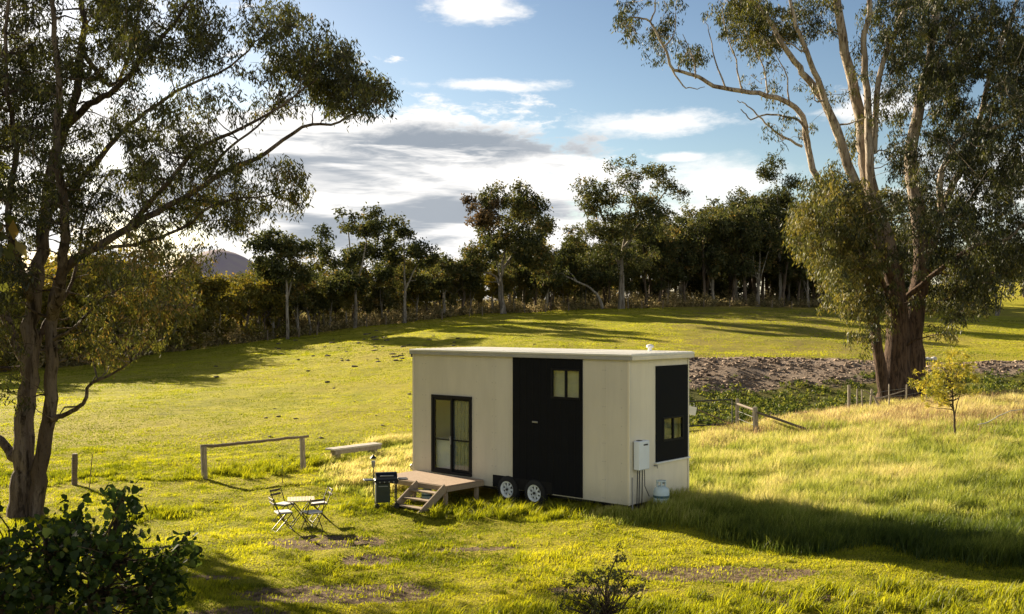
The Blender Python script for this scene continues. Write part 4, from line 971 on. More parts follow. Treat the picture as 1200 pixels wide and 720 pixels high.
# ---- near bush at the lower left, shrub and sapling
def build_bush():
    bx, by = -3.35, 7.0; base = np.array([bx, by, gz(bx, by)-.05])
    def P(px, row, Y=7.0): return pt(px, row, Y)-base
    T = Tree()
    T.limb([(0, 0, 0), (.05, .1, 1.), P(60, 700), P(60, 650), P(45, 615)], .05, .012, 7, 4, .01)
    T.limb([(.1, 0, 0), (.3, .1, .9), P(110, 700), P(130, 650), P(140, 600), P(146, 572)], .04, .008, 7, 4, .01)
    T.limb([(.2, 0, 0), (.5, .1, 1.), P(170, 715, 6.8), P(190, 680, 6.8), P(205, 645, 6.8), P(222, 622, 6.8)], .03, .005, 6, 4, .01)
    T.limb([(-.1, 0, 0), (-.3, .1, 1.1), P(0, 700), P(-20, 640), P(-10, 600)], .04, .01, 6, 4, .01)
    cs, rs, pe = [], [], []
    reg = [(140, 620, 18, 40, 26), (148, 590, 10, 14, 7), (100, 650, 45, 42, 44), (55, 660, 50, 34, 40), (20, 640, 30, 30, 20), (90, 612, 30, 14, 10), (60, 620, 30, 10, 6), (100, 700, 90, 34, 60), (20, 700, 50, 34, 34), (190, 665, 22, 26, 24), (212, 645, 18, 14, 10), (180, 705, 30, 16, 16), (200, 690, 16, 20, 10), (228, 640, 8, 8, 2), (-30, 620, 30, 60, 20), (60, 780, 130, 50, 60), (150, 690, 24, 20, 10), (60, 900, 90, 80, 40)]
    for px, row, rx, ry, k in reg:
        for _ in range(k):
            a = rng.uniform(0, 6.28); q = math.sqrt(rng.random())
            if rng.random() < .25: continue
            cs.append(P(px+math.cos(a)*q*rx, row+math.sin(a)*q*ry, 7.0+rng.normal(0, .28) if px < 165 else 6.8+rng.normal(0, .08))); r = rng.uniform(.06, .11); rs.append((r, r, r)); pe.append(7)
    T.attach(cs, .003, thin=.5, n=4)
    C, D, tt = [], [], []
    for c, r, k in zip(cs, rs, pe):
        k = rng.integers(8, 15)
        C.append(c+rng.normal(size=(k, 3))*.05); d = rng.normal(size=(k, 3)); d /= np.linalg.norm(d, axis=1)[:, None]; d += np.array([0, -.3, -.5]); d /= np.linalg.norm(d, axis=1)[:, None]; D.append(d)
        tt.append(np.clip(rng.normal(.36, .12)+rng.normal(0, .2, k), 0, 1))
    C, D, tt = np.concatenate(C), np.concatenate(D), np.concatenate(tt); n = len(C); L = rng.uniform(.022, .075, n)
    V, Q, tn = leaf_arrays(C, D, L, L*rng.uniform(.75, .95, n), tt, lobed=True)
    tree_object('leafy_bush', base, T, (V, Q, tn), M['bark_shrub'], M['leaf_bush'], 'dark broad leaved bush in the bottom left corner', 'bush')
build_bush()

def build_small_plants():
    # gnarly shrub, bottom centre
    Y = 14.3; bx = at(710, Y); base = np.array([bx, Y, gz(bx, Y)-.03])
    def P(px, row, dy=0.): return pt(px, row, Y+dy)-base
    T = Tree()
    T.limb([(0, 0, 0), P(711, 712), P(710, 690), P(716, 668), P(724, 650)], .025, .007, 6, 4, .006)
    T.limb([P(711, 705), P(700, 686, .1), P(688, 674, .15), P(676, 668, .2)], .016, .005, 5, 3, .006)
    T.limb([P(711, 700), P(724, 686, -.1), P(738, 676, -.1), P(748, 674, -.15)], .014, .005, 5, 3, .006)
    T.limb([P(705, 718), P(690, 706, -.2), P(676, 700, -.2), P(668, 690, -.2)], .014, .005, 5, 3, .006)
    cs = []
    for px, row, rx, ry, k in ((724, 654, 8, 7, 5), (700, 674, 26, 9, 13), (735, 676, 18, 8, 10), (712, 692, 30, 12, 14), (672, 696, 18, 10, 9), (685, 708, 30, 10, 16), (744, 690, 10, 9, 4)):
        for _ in range(k): cs.append(P(px+rng.normal(0, rx*.6), row+rng.normal(0, ry*.6), rng.normal(0, .18)))
    T.attach(cs, .0035, n=4)
    lv = clump_leaves(cs, [(.07, .07, .05)]*len(cs), [27]*len(cs), .045, .022, 0., .35, .25)
    tree_object('shrub', base, T, lv, M['bark_shrub'], M['leaf_shrub'], 'small dark twiggy shrub at the bottom centre of the lawn', 'shrub')
    # yellow sapling
    Y = 34.; bx = at(1118, Y); base = np.array([bx, Y, gz(bx, Y)-.03])
    def P2(px, row, dy=0.): return pt(px, row, Y+dy)-base
    T = Tree()
    T.limb([(0, 0, 0), P2(1119, 500), P2(1117, 475), P2(1116, 455), P2(1115, 435), P2(1112, 422)], .045, .01, 6, 4, .01)
    T.limb([P2(1118, 490), P2(1124, 465), P2(1132, 445), P2(1136, 430)], .02, .006, 5, 3, .01)
    T.limb([P2(1117, 480), P2(1104, 462), P2(1092, 455), P2(1080, 456)], .018, .006, 5, 3, .01)
    cs = []
    for px, row, rx, ry, k in ((1112, 424, 18, 9, 20), (1130, 430, 14, 11, 14), (1094, 440, 18, 11, 20), (1112, 448, 27, 16, 36), (1082, 460, 14, 10, 15), (1140, 452, 11, 15, 11), (1105, 468, 20, 8, 14), (1116, 414, 8, 5, 6)):
        for _ in range(k): cs.append(P2(px+rng.normal(0, rx*.6), row+rng.normal(0, ry*.6), rng.normal(0, .35)))
    T.attach(cs, .004, n=4)
    lv = clump_leaves(cs, [(.16, .16, .10)]*len(cs), [34]*len(cs), .11, .028, .1, .5, .28)
    tree_object('sapling', base, T, lv, M['bark_shrub'], M['leaf_yellow'], 'young tree with yellow feathery leaves in the long grass', 'sapling')
    # thistle by the rail
    Y = 28.5; bx = at(331, Y); base = np.array([bx, Y, gz(bx, Y)]); T = Tree()
    T.limb([(0, 0, 0), (0, 0, .4), (.02, 0, .75)], .012, .006, 5, 2)
    cs = [np.array([rng.normal(0, .07), rng.normal(0, .07), z]) for z in np.linspace(.15, .78, 9)]
    lv = clump_leaves(cs, [(.1, .1, .06)]*9, [16]*9, .09, .025, .2, .6, .2)
    tree_object('thistle', base, T, lv, M['bark_shrub'], M['weed'], 'upright thistle growing under the timber rail', 'weed')
build_small_plants()

# ------------------------------------------------------------------ the tiny house
def build_house():
    root = empty('tiny_house', (HX, HY, 0), math.atan2(AX[1], AX[0]), 'cream and black tiny house on a trailer with a flat white roof', 'tiny house')
    # local frame: +x along the long side (away from the near corner), +y towards the camera side, so y<0 is inside
    Z0, Z1 = .30, 3.586; L, W = HL, HW; th = .09
    def wall_boxes(mb, x0, x1, y, holes, z0=Z0, z1=Z1, along='x'):
        """wall panel with rectangular holes (a0, a1, z0, z1)"""
        def put(a0, a1, b0, b1):
            if a1-a0 < 1e-4 or b1-b0 < 1e-4: return
            if along == 'x': mb.box(((a0+a1)/2, y, (b0+b1)/2), (a1-a0, th, b1-b0))
            else: mb.box((y, (a0+a1)/2, (b0+b1)/2), (th, a1-a0, b1-b0))
        cuts = sorted(holes); cur = x0
        for a0, a1, c0, c1 in cuts:
            put(cur, a0, z0, z1); put(a0, a1, z0, c0); put(a0, a1, c1, z1); cur = a1
        put(cur, x1, z0, z1)
    D0, D1, DZ0, DZ1 = 4.88, 6.30, .47, 2.53           # sliding door
    B0, B1 = 1.30, 3.46                                 # black panel
    W0, W1, WZ0, WZ1 = 1.35, 2.24, 2.62, 3.34           # high window in the black panel
    # front wall (y from -th to 0)
    f = MB(); wall_boxes(f, 0, L, -th/2, [(D0, D1, DZ0, DZ1), (W0, W1, WZ0, WZ1)])
    fw = f.build('wall', M['cream'], root)
    j = MB()                                            # sheet joints, set a hair proud
    for x in (.66, 4.10, 6.62): j.box((x, .0012, (Z0+Z1)/2), (.012, .003, Z1-Z0-.02))
    j.build('sheet_joint', M['cream'], fw)
    sw = MB()
    for x in (.66, .72, 4.04, 4.16, 4.70, 6.56, 6.68, .2):
        for z in np.arange(Z0+.1, Z1, .42): sw.lathe([(.009, -.001), (.009, .003), (.003, .005)], 8, Matrix.Translation((x, 0, z)), 'Y')
    sw.build('screws', M['steel'], fw)
    # end wall (x=0 plane), holes for window
    EW0, EW1 = -2.28, -.30
    e = MB(); wall_boxes(e, -W, -th, th/2-.001, [(-2.29, -1.38, 1.62, 2.20)], along='y')
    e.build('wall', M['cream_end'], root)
    e = MB(); wall_boxes(e, -W, -th, L-th/2, [], along='y'); e.build('wall', M['cream'], root)
    b = MB(); wall_boxes(b, th, L-th, -W+th/2, [(5.35, 6.55, 1.2, 2.35)]); b.build('wall', M['cream'], root)
    # corner trims
    c = MB(); c.box((-.004, .004, (Z0+Z1)/2), (.05, .05, Z1-Z0), .004); c.box((L+.004, .004, (Z0+Z1)/2), (.04, .04, Z1-Z0), .004); c.box((-.004, -W-.004, (Z0+Z1)/2), (.05, .05, Z1-Z0), .004)
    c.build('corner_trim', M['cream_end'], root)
    c = MB(); c.box((.06, .007, 1.94), (.10, .01, 3.2), .002); c.build('flashing', M['cream'], root)
    # floor, ceiling, interior
    fl = MB(); fl.box((L/2, -W/2, .40), (L-2*th-.02, W-2*th-.02, .1)); fl.build('floor_panel', M['timber_floor'], root)
    ce = MB(); ce.box((L/2, -W/2, 3.50), (L-2*th-.02, W-2*th-.02, .05)); ce.box((3.9, -W/2, 1.97), (.06, W-2*th-.04, 3.0)); ce.build('lining', M['interior'], root)
    k = MB(); k.box((5.95, -1.95, .9), (1.7, .55, .88), .01); k.box((5.98, -.34, .92), (.66, .5, .90), .01); k.build('cabinet', M['cabinet_white'], root)
    k = MB(); k.box((6.0, -1.95, 1.36), (1.75, .6, .04), .005); k.build('benchtop', M['dark_steel'], root)
    k = MB(); k.box((4.6, -1.4, .72), (.9, 1.4, .5), .06); k.build('bed_box', M['added_cloth'], root)
    # back window
    w = MB(); 
    for zz in (1.225, 2.325): w.box((5.95, -W+.02, zz), (1.2, .06, .05))
    for xx in (5.375, 5.95, 6.525): w.box((xx, -W+.02, 1.775), (.05, .06, 1.05))
    dc = MB()
    for i in range(9): dc.box((5.03+i*.065, -.125-.018*(i % 2), 1.5), (.066, .014, 1.96), .004)
    dc.build('added_cloth', M['blind'], root)  # cloth added to give the right pane its grey-green reflection tone
    bw = w.build('window', M['black_frame'], root); g = MB(); g.box((5.95, -W+.02, 1.775), (1.1, .008, 1.05)); g.build('pane', M['glass'], bw)
    # black cladding panel on the front
    def rects(mb, x0, x1, z0, z1, hole, y, t=.02):
        a0, a1, c0, c1 = hole
        for q in ((x0, a0, z0, z1), (a1, x1, z0, z1), (a0, a1, z0, c0), (a0, a1, c1, z1)):
            if q[1]-q[0] > 1e-4 and q[3]-q[2] > 1e-4: mb.box(((q[0]+q[1])/2, y, (q[2]+q[3])/2), (q[1]-q[0], t, q[3]-q[2]))
    p = MB(); rects(p, B0, B1, .325, Z1-.01, (W0, W1, WZ0, WZ1), .0125); bp = p.build('black_cladding', M['black_clad'], root)
    g = MB()
    for x in np.arange(B0+.216, B1-.05, .216):
        if W0-.06 < x < W1+.06: g.box((x, .024, (.34+WZ0-.07)/2), (.008, .005, WZ0-.07-.34)); g.box((x, .024, (WZ1+.07+Z1-.02)/2), (.008, .005, Z1-.09-WZ1))
        else: g.box((x, .024, (.34+Z1-.02)/2), (.008, .005, Z1-.38))
    g.build('cladding_joint', M['fascia' if False else 'black_frame'], bp)
    v = MB(); v.box((2.73, .035, 2.02), (.17, .03, .045), .008); v.build('wall_light', M['steel'], root)
    # high window
    def slider(name, x0, x1, z0, z1, y, fr, glassm, added_cloth=None, bars=1, axis='x'):
        t_ = .045; m = MB()
        def bx(a, zz, da, dz, dep=.07):
            if axis == 'x': m.box((a, y, zz), (da, dep, dz), .004)
            else: m.box((y, a, zz), (dep, da, dz), .004)
        bx((x0+x1)/2, z0+t_/2, x1-x0, t_); bx((x0+x1)/2, z1-t_/2, x1-x0, t_)
        h = z1-z0-2*t_; zc = (z0+z1)/2
        bx(x0+t_/2, zc, t_, h); bx(x1-t_/2, zc, t_, h)
        for i in range(bars): bx(x0+(x1-x0)*(i+1)/(bars+1), zc, t_, h)
        o = m.build(name, fr, root)
        for i in range(bars+1):
            a0 = x0+(x1-x0)*i/(bars+1)+t_*.5; a1 = x0+(x1-x0)*(i+1)/(bars+1)-t_*.5
            g = MB()
            if axis == 'x': g.box(((a0+a1)/2, y-.002, zc), (a1-a0, .008, h-.004))
            else: g.box((y-.002, (a0+a1)/2, zc), (.008, a1-a0, h-.004))
            g.build('pane', glassm, o)
        return o
    hw = slider('window', W0+.002, W1-.002, WZ0+.002, WZ1-.002, .004, M['black_frame'], M['glass'])
    c = MB(); c.box(((W0+W1)/2, -.13, (WZ0+WZ1)/2), (W1-W0+.04, .02, WZ1-WZ0+.04)); c.build('added_cloth', M['added_cloth'], hw)  # cloth added behind the panes to carry their pale reflection tone
    # sliding door
    sd_ = MB(); y = -.02; t_ = .075
    for zz in (DZ0+t_/2, DZ1-t_/2): sd_.box(((D0+D1)/2, y, zz), (D1-D0+.04, .13, t_), .006)
    for xx in (D0+.02, D1-.02): sd_.box((xx, y, (DZ0+DZ1)/2), (t_, .13, DZ1-DZ0-2*t_), .006)
    dr = sd_.build('sliding_door', M['black_frame'], root)
    l = MB(); mx = (D0+D1)/2; z0, z1 = DZ0+t_, DZ1-t_
    for a0, a1, yy in ((D0+.06, mx+.03, -.035), (mx-.03, D1-.06, .012)):
        for xx in (a0+.03, a1-.03): l.box((xx, yy, (z0+z1)/2), (.058, .035, z1-z0), .004)
        for zz in (z0+.03, z1-.03, 1.36): l.box(((a0+a1)/2, yy, zz), (a1-a0-.116, .03, .055 if zz != 1.36 else .035), .003)
    l.build('door_leaf', M['black_frame'], dr)
    for a0, a1, yy in ((D0+.12, mx-.03, -.035), (mx+.03, D1-.12, .012)):
        g = MB(); g.box(((a0+a1)/2, yy, (z0+z1)/2), (a1-a0, .006, z1-z0-.1)); g.build('pane', M['glass'], dr)
    hd = MB(); hd.box((mx, .055, 1.36), (.035, .04, .22), .006); hd.build('door_handle', M['steel'], dr)
    # black end panel with window
    EP0, EP1, EZ0, EZ1 = -2.50, -1.085, 1.17, 3.42
    WX0, WX1, WEZ0, WEZ1 = -2.29, -1.38, 1.62, 2.20
    p = MB()
    for q in ((EP0, WX0, EZ0, EZ1), (WX1, EP1, EZ0, EZ1), (WX0, WX1, EZ0, WEZ0), (WX0, WX1, WEZ1, EZ1)):
        p.box((-.013, (q[0]+q[1])/2, (q[2]+q[3])/2), (.02, q[1]-q[0], q[3]-q[2]))
    ep = p.build('black_cladding', M['black_clad'], root)
    ew = slider('window', WX0+.002, WX1-.002, WEZ0+.002, WEZ1-.002, .0, M['black_frame'], M['glass_d'], axis='y')
    c = MB(); c.box((.13, (WX0+WX1)/2, (WEZ0+WEZ1)/2), (.02, 1.0, .7)); c.build('blind', M['blind'], ew)
    s = MB(); s.box((-.035, (EP0+EP1)/2-.0, EZ0-.02), (.07, EP1-EP0+.1, .035), .005); s.build('sill', M['white_plastic'], root)
    tp = MB(); tp.box((-.05, -1.03, 1.10), (.10, .03, .03), .004); tp.tube([(-.09, -1.03, 1.10), (-.09, -1.03, 1.04)], .012, 8); tp.build('tap', M['steel'], root)
    # roof
    r = MB(); r.box((L/2-.03, -W/2, Z1+.115), (L+.22, W+.2, .05), .008)
    rf = r.build('roof', M['roof'], root)
    fa = MB(); x0, x1, y0, y1 = -.14, L+.08, .085, -W-.085
    fa.box(((x0+x1)/2, y0-.01, Z1+.045), (x1-x0, .02, .088)); fa.box(((x0+x1)/2, y1+.01, Z1+.045), (x1-x0, .02, .088))
    fa.build('fascia', M['fascia'], rf)
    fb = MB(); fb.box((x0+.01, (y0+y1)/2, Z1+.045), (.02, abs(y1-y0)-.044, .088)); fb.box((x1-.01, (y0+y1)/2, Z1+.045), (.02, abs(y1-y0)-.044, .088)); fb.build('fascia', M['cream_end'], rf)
    so = MB(); so.box((L/2-.03, -W/2, Z1+.075), (L+.17, W+.12, .02)); so.build('soffit', M['fascia'], rf)
    rb = MB()
    for yy in np.arange(-W-.02, .05, .2): rb.box((L/2-.03, yy, Z1+.146), (L+.18, .03, .018), .004)
    rb.build('roof_ribs', M['roof'], rf)
    vn = MB(); vn.lathe([(.05, 0), (.05, .10), (.085, .11), (.095, .14), (.08, .17), (.03, .19)], 16, Matrix.Translation((.75, -2.0, Z1+.13))); vn.build('roof_vent', M['white_plastic'], rf)
    gt = MB(); gt.box((L+.06, -.02, Z1-.02), (.06, .10, .12), .006); gt.build('gutter_outlet', M['dark_steel'], rf)
    # trailer
    ch = MB()
    for yy in (-.35, -W+.35): ch.box((L/2+.1, yy, .235), (L-.1, .08, .12), .004)
    for xx in np.arange(.5, L, .9): ch.box((xx, -W/2, .26), (.06, W-.8, .06))
    ch.tube([(L-.1, -.45, .24), (L+1.15, -W/2, .27)], .05, 8); ch.tube([(L-.1, -W+.45, .24), (L+1.15, -W/2, .27)], .05, 8)
    cs = ch.build('chassis', M['dark_steel'], root)
    hb = MB(); hb.tube([(L+1.1, -W/2, .27), (L+1.4, -W/2, .27)], .04, 8); hb.lathe([(.03, -.1), (.055, -.06), (.055, .05), (.02, .09)], 12, Matrix.Translation((L+1.4, -W/2, .27)))
    hb.tube([(L+.85, -W/2+.16, -.02), (L+.85, -W/2+.16, .8)], .03, 8); hb.box((L+.85, -W/2+.16, .82), (.05, .18, .03), .004); hb.build('tow_hitch', M['steel'], cs)
    ar = MB(); ar.box((3.17, -.005, .455), (1.93, .06, .30), .02); ar.build('wheel_arch', M['black_frame'], root)
    for xx in (2.73, 3.61):
        Mx = Matrix.Translation((xx, -.02, .29))
        t_ = MB(); t_.lathe([(.19, -.10), (.27, -.10), (.315, -.075), (.325, -.04), (.325, .04), (.315, .075), (.275, .095), (.215, .10), (.195, .085), (.19, .0)], 36, Mx, 'Y')
        wh = t_.build('wheel', M['rubber'], root)
        tr = MB()
        for a in range(36):
            an = a*math.pi/18; tr.box((0, 0, 0), (.022, .15, .012), 0, Mx @ Matrix.Rotation(an, 4, 'Y') @ Matrix.Translation((0, 0, .326)))
        tr.build('tread', M['rubber'], wh)
        rm = MB(); rm.lathe([(.0, .050), (.055, .052), (.06, .075), (.075, .08), (.08, .045), (.15, .03), (.165, .06), (.195, .092), (.21, .094), (.213, .085), (.19, .05), (.19, -.05)], 36, Mx, 'Y')
        for a in range(8):
            an = a*math.pi/4; rm.box((0, .055, .115), (.05, .03, .10), .01, Mx @ Matrix.Rotation(an, 4, 'Y'))
        ro = rm.build('rim', M['rim'], wh)
        hl = MB()
        for a in range(8):
            an = (a+.5)*math.pi/4; hl.lathe([(.016, 0), (.022, .004), (.016, .008)], 10, Mx @ Matrix.Rotation(an, 4, 'Y') @ Matrix.Translation((0, .043, .125)), 'Y')
        hl.lathe([(.03, .07), (.035, .10), (.02, .115)], 14, Mx, 'Y'); hl.build('hub', M['dark_steel'], wh)
    # gas water heater on the end wall
    hx = -.115
    h = MB(); h.box((hx, -.34, 1.42), (.17, .42, .66), .02); wh = h.build('water_heater', M['heater'], root)
    o = MB(); o.box((hx-.088, -.38, 1.66), (.01, .17, .035), .002); o.box((hx, -.25, 1.757), (.1, .1, .012)); o.build('flue_slot', M['dark_steel'], wh)
    bb = MB()
    for yy in (-.22, -.30, -.42): bb.tube([(hx+.03, yy, 1.09), (hx+.035, yy, .8), (hx+.06, yy-.01, .1)], .012, 6)
    bb.tube([(hx+.0, -.46, 1.09), (hx+.0, -.47, .7), (hx-.02, -.62, .45)], .010, 6); bb.build('pipe', M['dark_steel'], wh)
    cr = MB(); cr.box((hx+.1, -.12, .55), (.02, .03, .75)); cr.build('conduit', M['fascia'], root)
    return root
build_house()
def hp(s, w, z=0.):
    """point in the house frame: s along the long side, w outwards from the front wall"""
    q = np.array([HX, HY])+AX*s-BX*w; return (float(q[0]), float(q[1]), z)
HROT = math.atan2(AX[1], AX[0])

def gas_bottle(name, loc, label, s=1.):
    r = empty(name, loc, .4, label, 'gas bottle'); r.scale = (s, s, s)
    b = MB(); b.lathe([(.10, 0), (.11, .05), (.155, .09), (.165, .16), (.165, .30), (.15, .37), (.09, .42), (.04, .435)], 24); b.build('tank', M['gas'], r)
    b = MB(); b.lathe([(.168, .19), (.1685, .195), (.1685, .235), (.168, .24)], 24); b.build('band', M['gas_band'], r)
    b = MB()
    for a in range(5): 
        x, y = .095*math.cos(a*1.05), .095*math.sin(a*1.05); b.box((x, y, .47), (.03, .03, .10), .004)
    b.lathe([(.085, .515), (.105, .515), (.105, .54), (.085, .54)], 20); b.build('collar', M['gas'], r)
    b = MB(); b.tube([(0, 0, .42), (0, 0, .5)], .02, 8); b.box((.03, 0, .48), (.09, .03, .03), .005); b.build('valve', M['steel'], r)
gx, gy, _ = hp(-.36, -.78)
gas_bottle('gas_bottle', (gx, gy, gz(gx, gy)+.02), 'pale gas bottle standing in the grass under the wall mounted water heater', 1.12)

# ------------------------------------------------------------------ deck and stairs
def build_deck():
    x0, x1, D, zt = 4.42, 6.90, 1.33, .45
    c = hp(x0, 0.02); r = empty('deck', (c[0], c[1], 0), HROT+math.pi, 'small brown timber deck with stairs below the glass door', 'deck')
    # local: x from 0 (right end) to -Ldeck (left end) ; y negative... the house front faces local -y*-1
    L = x1-x0
    b = MB(); n = 12; w = D/n
    for i in range(n): b.box((-L/2, -(i+.5)*w-.02, zt-.0125), (L, w-.006, .025), .003)
    b.build('deck_boards', M['deck'], r)
    b = MB(); b.box((-L/2, -D-.035, zt-.075), (L, .035, .12), .003); b.box((.0, -D/2-.02, zt-.09), (.035, D-.01, .12), .003); b.box((-L, -D/2-.02, zt-.09), (.035, D-.01, .12), .003)
    for yy in (-.35, -.75): b.box((-L/2, yy, zt-.085), (L-.06, .04, .1), .002)
    b.build('deck_frame', M['stair'], r)
    for xx in (-.12, -L/2, -L+.12):
        for yy in (-.16, -D+.06):
            b = MB(); b.box((xx, yy, (zt-.14-.2)/2), (.09, .09, zt-.14+.2), .004); b.build('leg', M['stair'], r)
    st = MB(); run = .86; z1, z0 = zt-.01, -.12
    for xx in (-.03, -1.0):
        a = Vector((xx, -D-.06, z1)); e = Vector((xx, -D-.06-run, z0)); d = e-a
        rot = Matrix.Rotation(math.atan2(d.z, -d.y), 3, 'X').inverted() if False else Vector((0, -1, 0)).rotation_difference(d.normalized()).to_matrix()
        st.box((a+e)/2+Vector((0, 0, -.04)), (.045, d.length+.06, .20), .004, rot=rot)
    so = st.build('stringer', M['stair'], r)
    for i in range(3):
        t = (i+.85)/3.6; b = MB(); b.box((-.515, -D-.06-run*t, z1+(z0-z1)*t-.02), (.92, .20, .035), .004); b.build('tread', M['stair'], r)
build_deck()
dx, dy, _ = hp(5.45, 1.05)
gas_bottle('gas_bottle', (dx, dy, gz(dx, dy)), 'pale gas bottle standing half hidden behind the deck stairs', .8)

def build_bbq():
    x, y = at(449, 24.9), 24.9
    r = empty('barbecue', (x, y, gz(x, y)), math.radians(14), 'black gas barbecue trolley with closed lid beside the deck stairs', 'barbecue'); r.scale = (.86, .86, .95)
    b = MB(); b.box((-.02, 0, .40), (.40, .36, .48), .01); cb = b.build('cabinet', M['bbq_cab'], r)
    b = MB(); b.box((-.02, -.186, .58), (.26, .012, .018), .004); b.build('handle', M['steel'], cb)
    b = MB(); b.box((.08, 0, .70), (.66, .42, .10), .02)
    b.box((.08, -.215, .69), (.60, .01, .07), .003); bo = b.build('firebox', M['bbq_black'], r)
    kn = MB()
    for i in range(4): kn.lathe([(.022, 0), (.022, .02), (.014, .03)], 10, Matrix.Translation((-.12+i*.13, -.225, .69)) @ Matrix.Rotation(math.pi, 4, 'Z'), 'Y')
    kn.build('knob', M['steel'], bo)
    h = MB(); prof = []
    n = 10
    for i in range(n+1):
        a = math.pi*i/n; prof.append((-.20*math.cos(a), .75+.17*math.sin(a)))
    vs = [(-.22, p[0], p[1]) for p in prof]+[(.38, p[0], p[1]) for p in prof]; m = n+1
    fs = [(i, i+1, m+i+1, m+i) for i in range(n)]+[tuple(range(m))[::-1], tuple(range(m, 2*m)), (0, m, 2*m-1, n)]
    h.add(vs, fs, True); hd = h.build('lid', M['bbq_black'], r)
    hh = MB(); hh.tube([(-.1, -.21, .84), (-.1, -.26, .85), (.26, -.26, .85), (.26, -.21, .84)], .013, 8); hh.build('handle', M['steel'], hd)
    for sx, ln in ((-.42, .26), (.56, .26)):
        s = MB(); s.box((sx-.0, 0, .735), (ln, .34, .025), .008); s.build('side_shelf', M['dark_steel'], r)
    for xx, yy in ((.36, -.15), (.36, .15), (-.2, .15), (-.2, -.15)):
        l = MB(); l.box((xx, yy, .36), (.03, .03, .62), .004); l.build('leg', M['dark_steel'], r)
    for xx in (-.2, .36):
        w = MB(); w.lathe([(.03, -.02), (.075, -.02), (.08, 0), (.075, .02), (.03, .02)], 16, Matrix.Translation((xx, -.19, .07)), 'Y'); w.build('wheel', M['rubber'], r)
build_bbq()

def build_torch():
    x, y = at(437.5, 26.6), 26.6; g = gz(x, y)
    r = empty('garden_torch', (x, y, g), 0, 'slim garden torch on a pole behind the barbecue', 'garden torch')
    b = MB(); b.tube([(0, 0, -.1), (.01, 0, .75)], .014, 8); b.build('pole', M['dark_steel'], r)
    b = MB(); b.lathe([(.02, .74), (.045, .80), (.055, .90), (.05, .93)], 14); b.build('lamp_head', M['steel'], r)
    b = MB(); b.lathe([(.055, .98), (.09, 1.0), (.03, 1.06), (.01, 1.09)], 14); b.tube([(.04, 0, .92), (.05, 0, 1.0)], .005, 5); b.tube([(-.04, 0, .92), (-.05, 0, 1.0)], .005, 5); b.build('lamp_cap', M['dark_steel'], r)
build_torch()

# ------------------------------------------------------------------ bistro set
def build_bistro():
    tx, ty = at(353, 22.9), 22.9
    r = empty('bistro_table', (tx, ty, gz(tx, ty)), math.radians(12), 'small folding slatted garden table between four chairs', 'table')
    b = MB()
    for i in range(9): b.box((-.30+i*.075, 0, .70), (.066, .66, .018), .003)
    b.box((0, -.28, .685), (.66, .03, .014)); b.box((0, .28, .685), (.66, .03, .014)); b.build('tabletop', M['table_top'], r)
    for s in (-1, 1):
        for yy in (-.26, .26):
            l = MB(); l.tube([(s*.27, yy*(1 if s > 0 else .9), 0), (-s*.27, yy*(1 if s > 0 else .9), .68)], .013, 6); l.build('leg', M['chair_metal'], r)
    b = MB(); b.tube([(.27, -.26, .01), (.27, .26, .01)], .01, 6); b.tube([(-.27, -.234, .01), (-.27, .234, .01)], .01, 6); b.tube([(0, -.26, .34), (0, .26, .34)], .009, 6); b.build('stretcher', M['chair_metal'], r)
    # chair faces +x
    def chair():
        c = empty('folding_chair', (0, 0, 0), 0, 'x', 'chair', 'folding chairs round the garden table')
        s = MB()
        for i in range(5): s.box((-.15+i*.078, 0, .452), (.066, .40, .016), .003)
        s.build('seat', M['chair_slat'], c)
        p = MB(); p.box((0, 0, .475), (.36, .37, .03), .014); p.build('seat_pad', M['cushion'], c)
        k = MB()
        for z in (.70, .80): k.box((-.235-(z-.45)*.22, 0, z), (.016, .40, .055), .004)
        k.build('backrest', M['chair_slat'], c)
        for yy in (-.205, .205):
            l = MB(); l.tube([(.22, yy, 0), (-.14, yy, .45), (-.30, yy, .85)], .012, 6); l.build('leg', M['chair_metal'], c)
            l = MB(); l.tube([(-.24, yy*.9, 0), (.18, yy*.9, .45)], .012, 6); l.build('leg', M['chair_metal'], c)
        k = MB(); k.tube([(.22, -.2, .02), (.22, .2, .02)], .009, 6); k.tube([(-.24, -.18, .02), (-.24, .18, .02)], .009, 6); k.build('stretcher', M['chair_metal'], c)
        return c
    c0 = chair()
    spots = [(332, 22.45, 28, 'folding chair with pale seat pad at the front left of the garden table'),
             (333, 23.45, -28, 'folding chair at the rear left of the garden table'),
             (366, 22.45, 128, 'front right folding chair with its slatted back towards the house'),
             (374, 23.5, 205, 'folding chair at the rear right of the garden table')]
    for i, (px, Y, a, lab) in enumerate(spots):
        c = c0 if i == 0 else copy_tree(c0)
        x = at(px, Y); c.location = (x, Y, gz(x, Y)); c.rotation_euler = (0, 0, math.radians(a)); c['label'] = lab; c.scale = (.88, .88, .88)
    r.scale = (.88, .88, .88)
build_bistro()

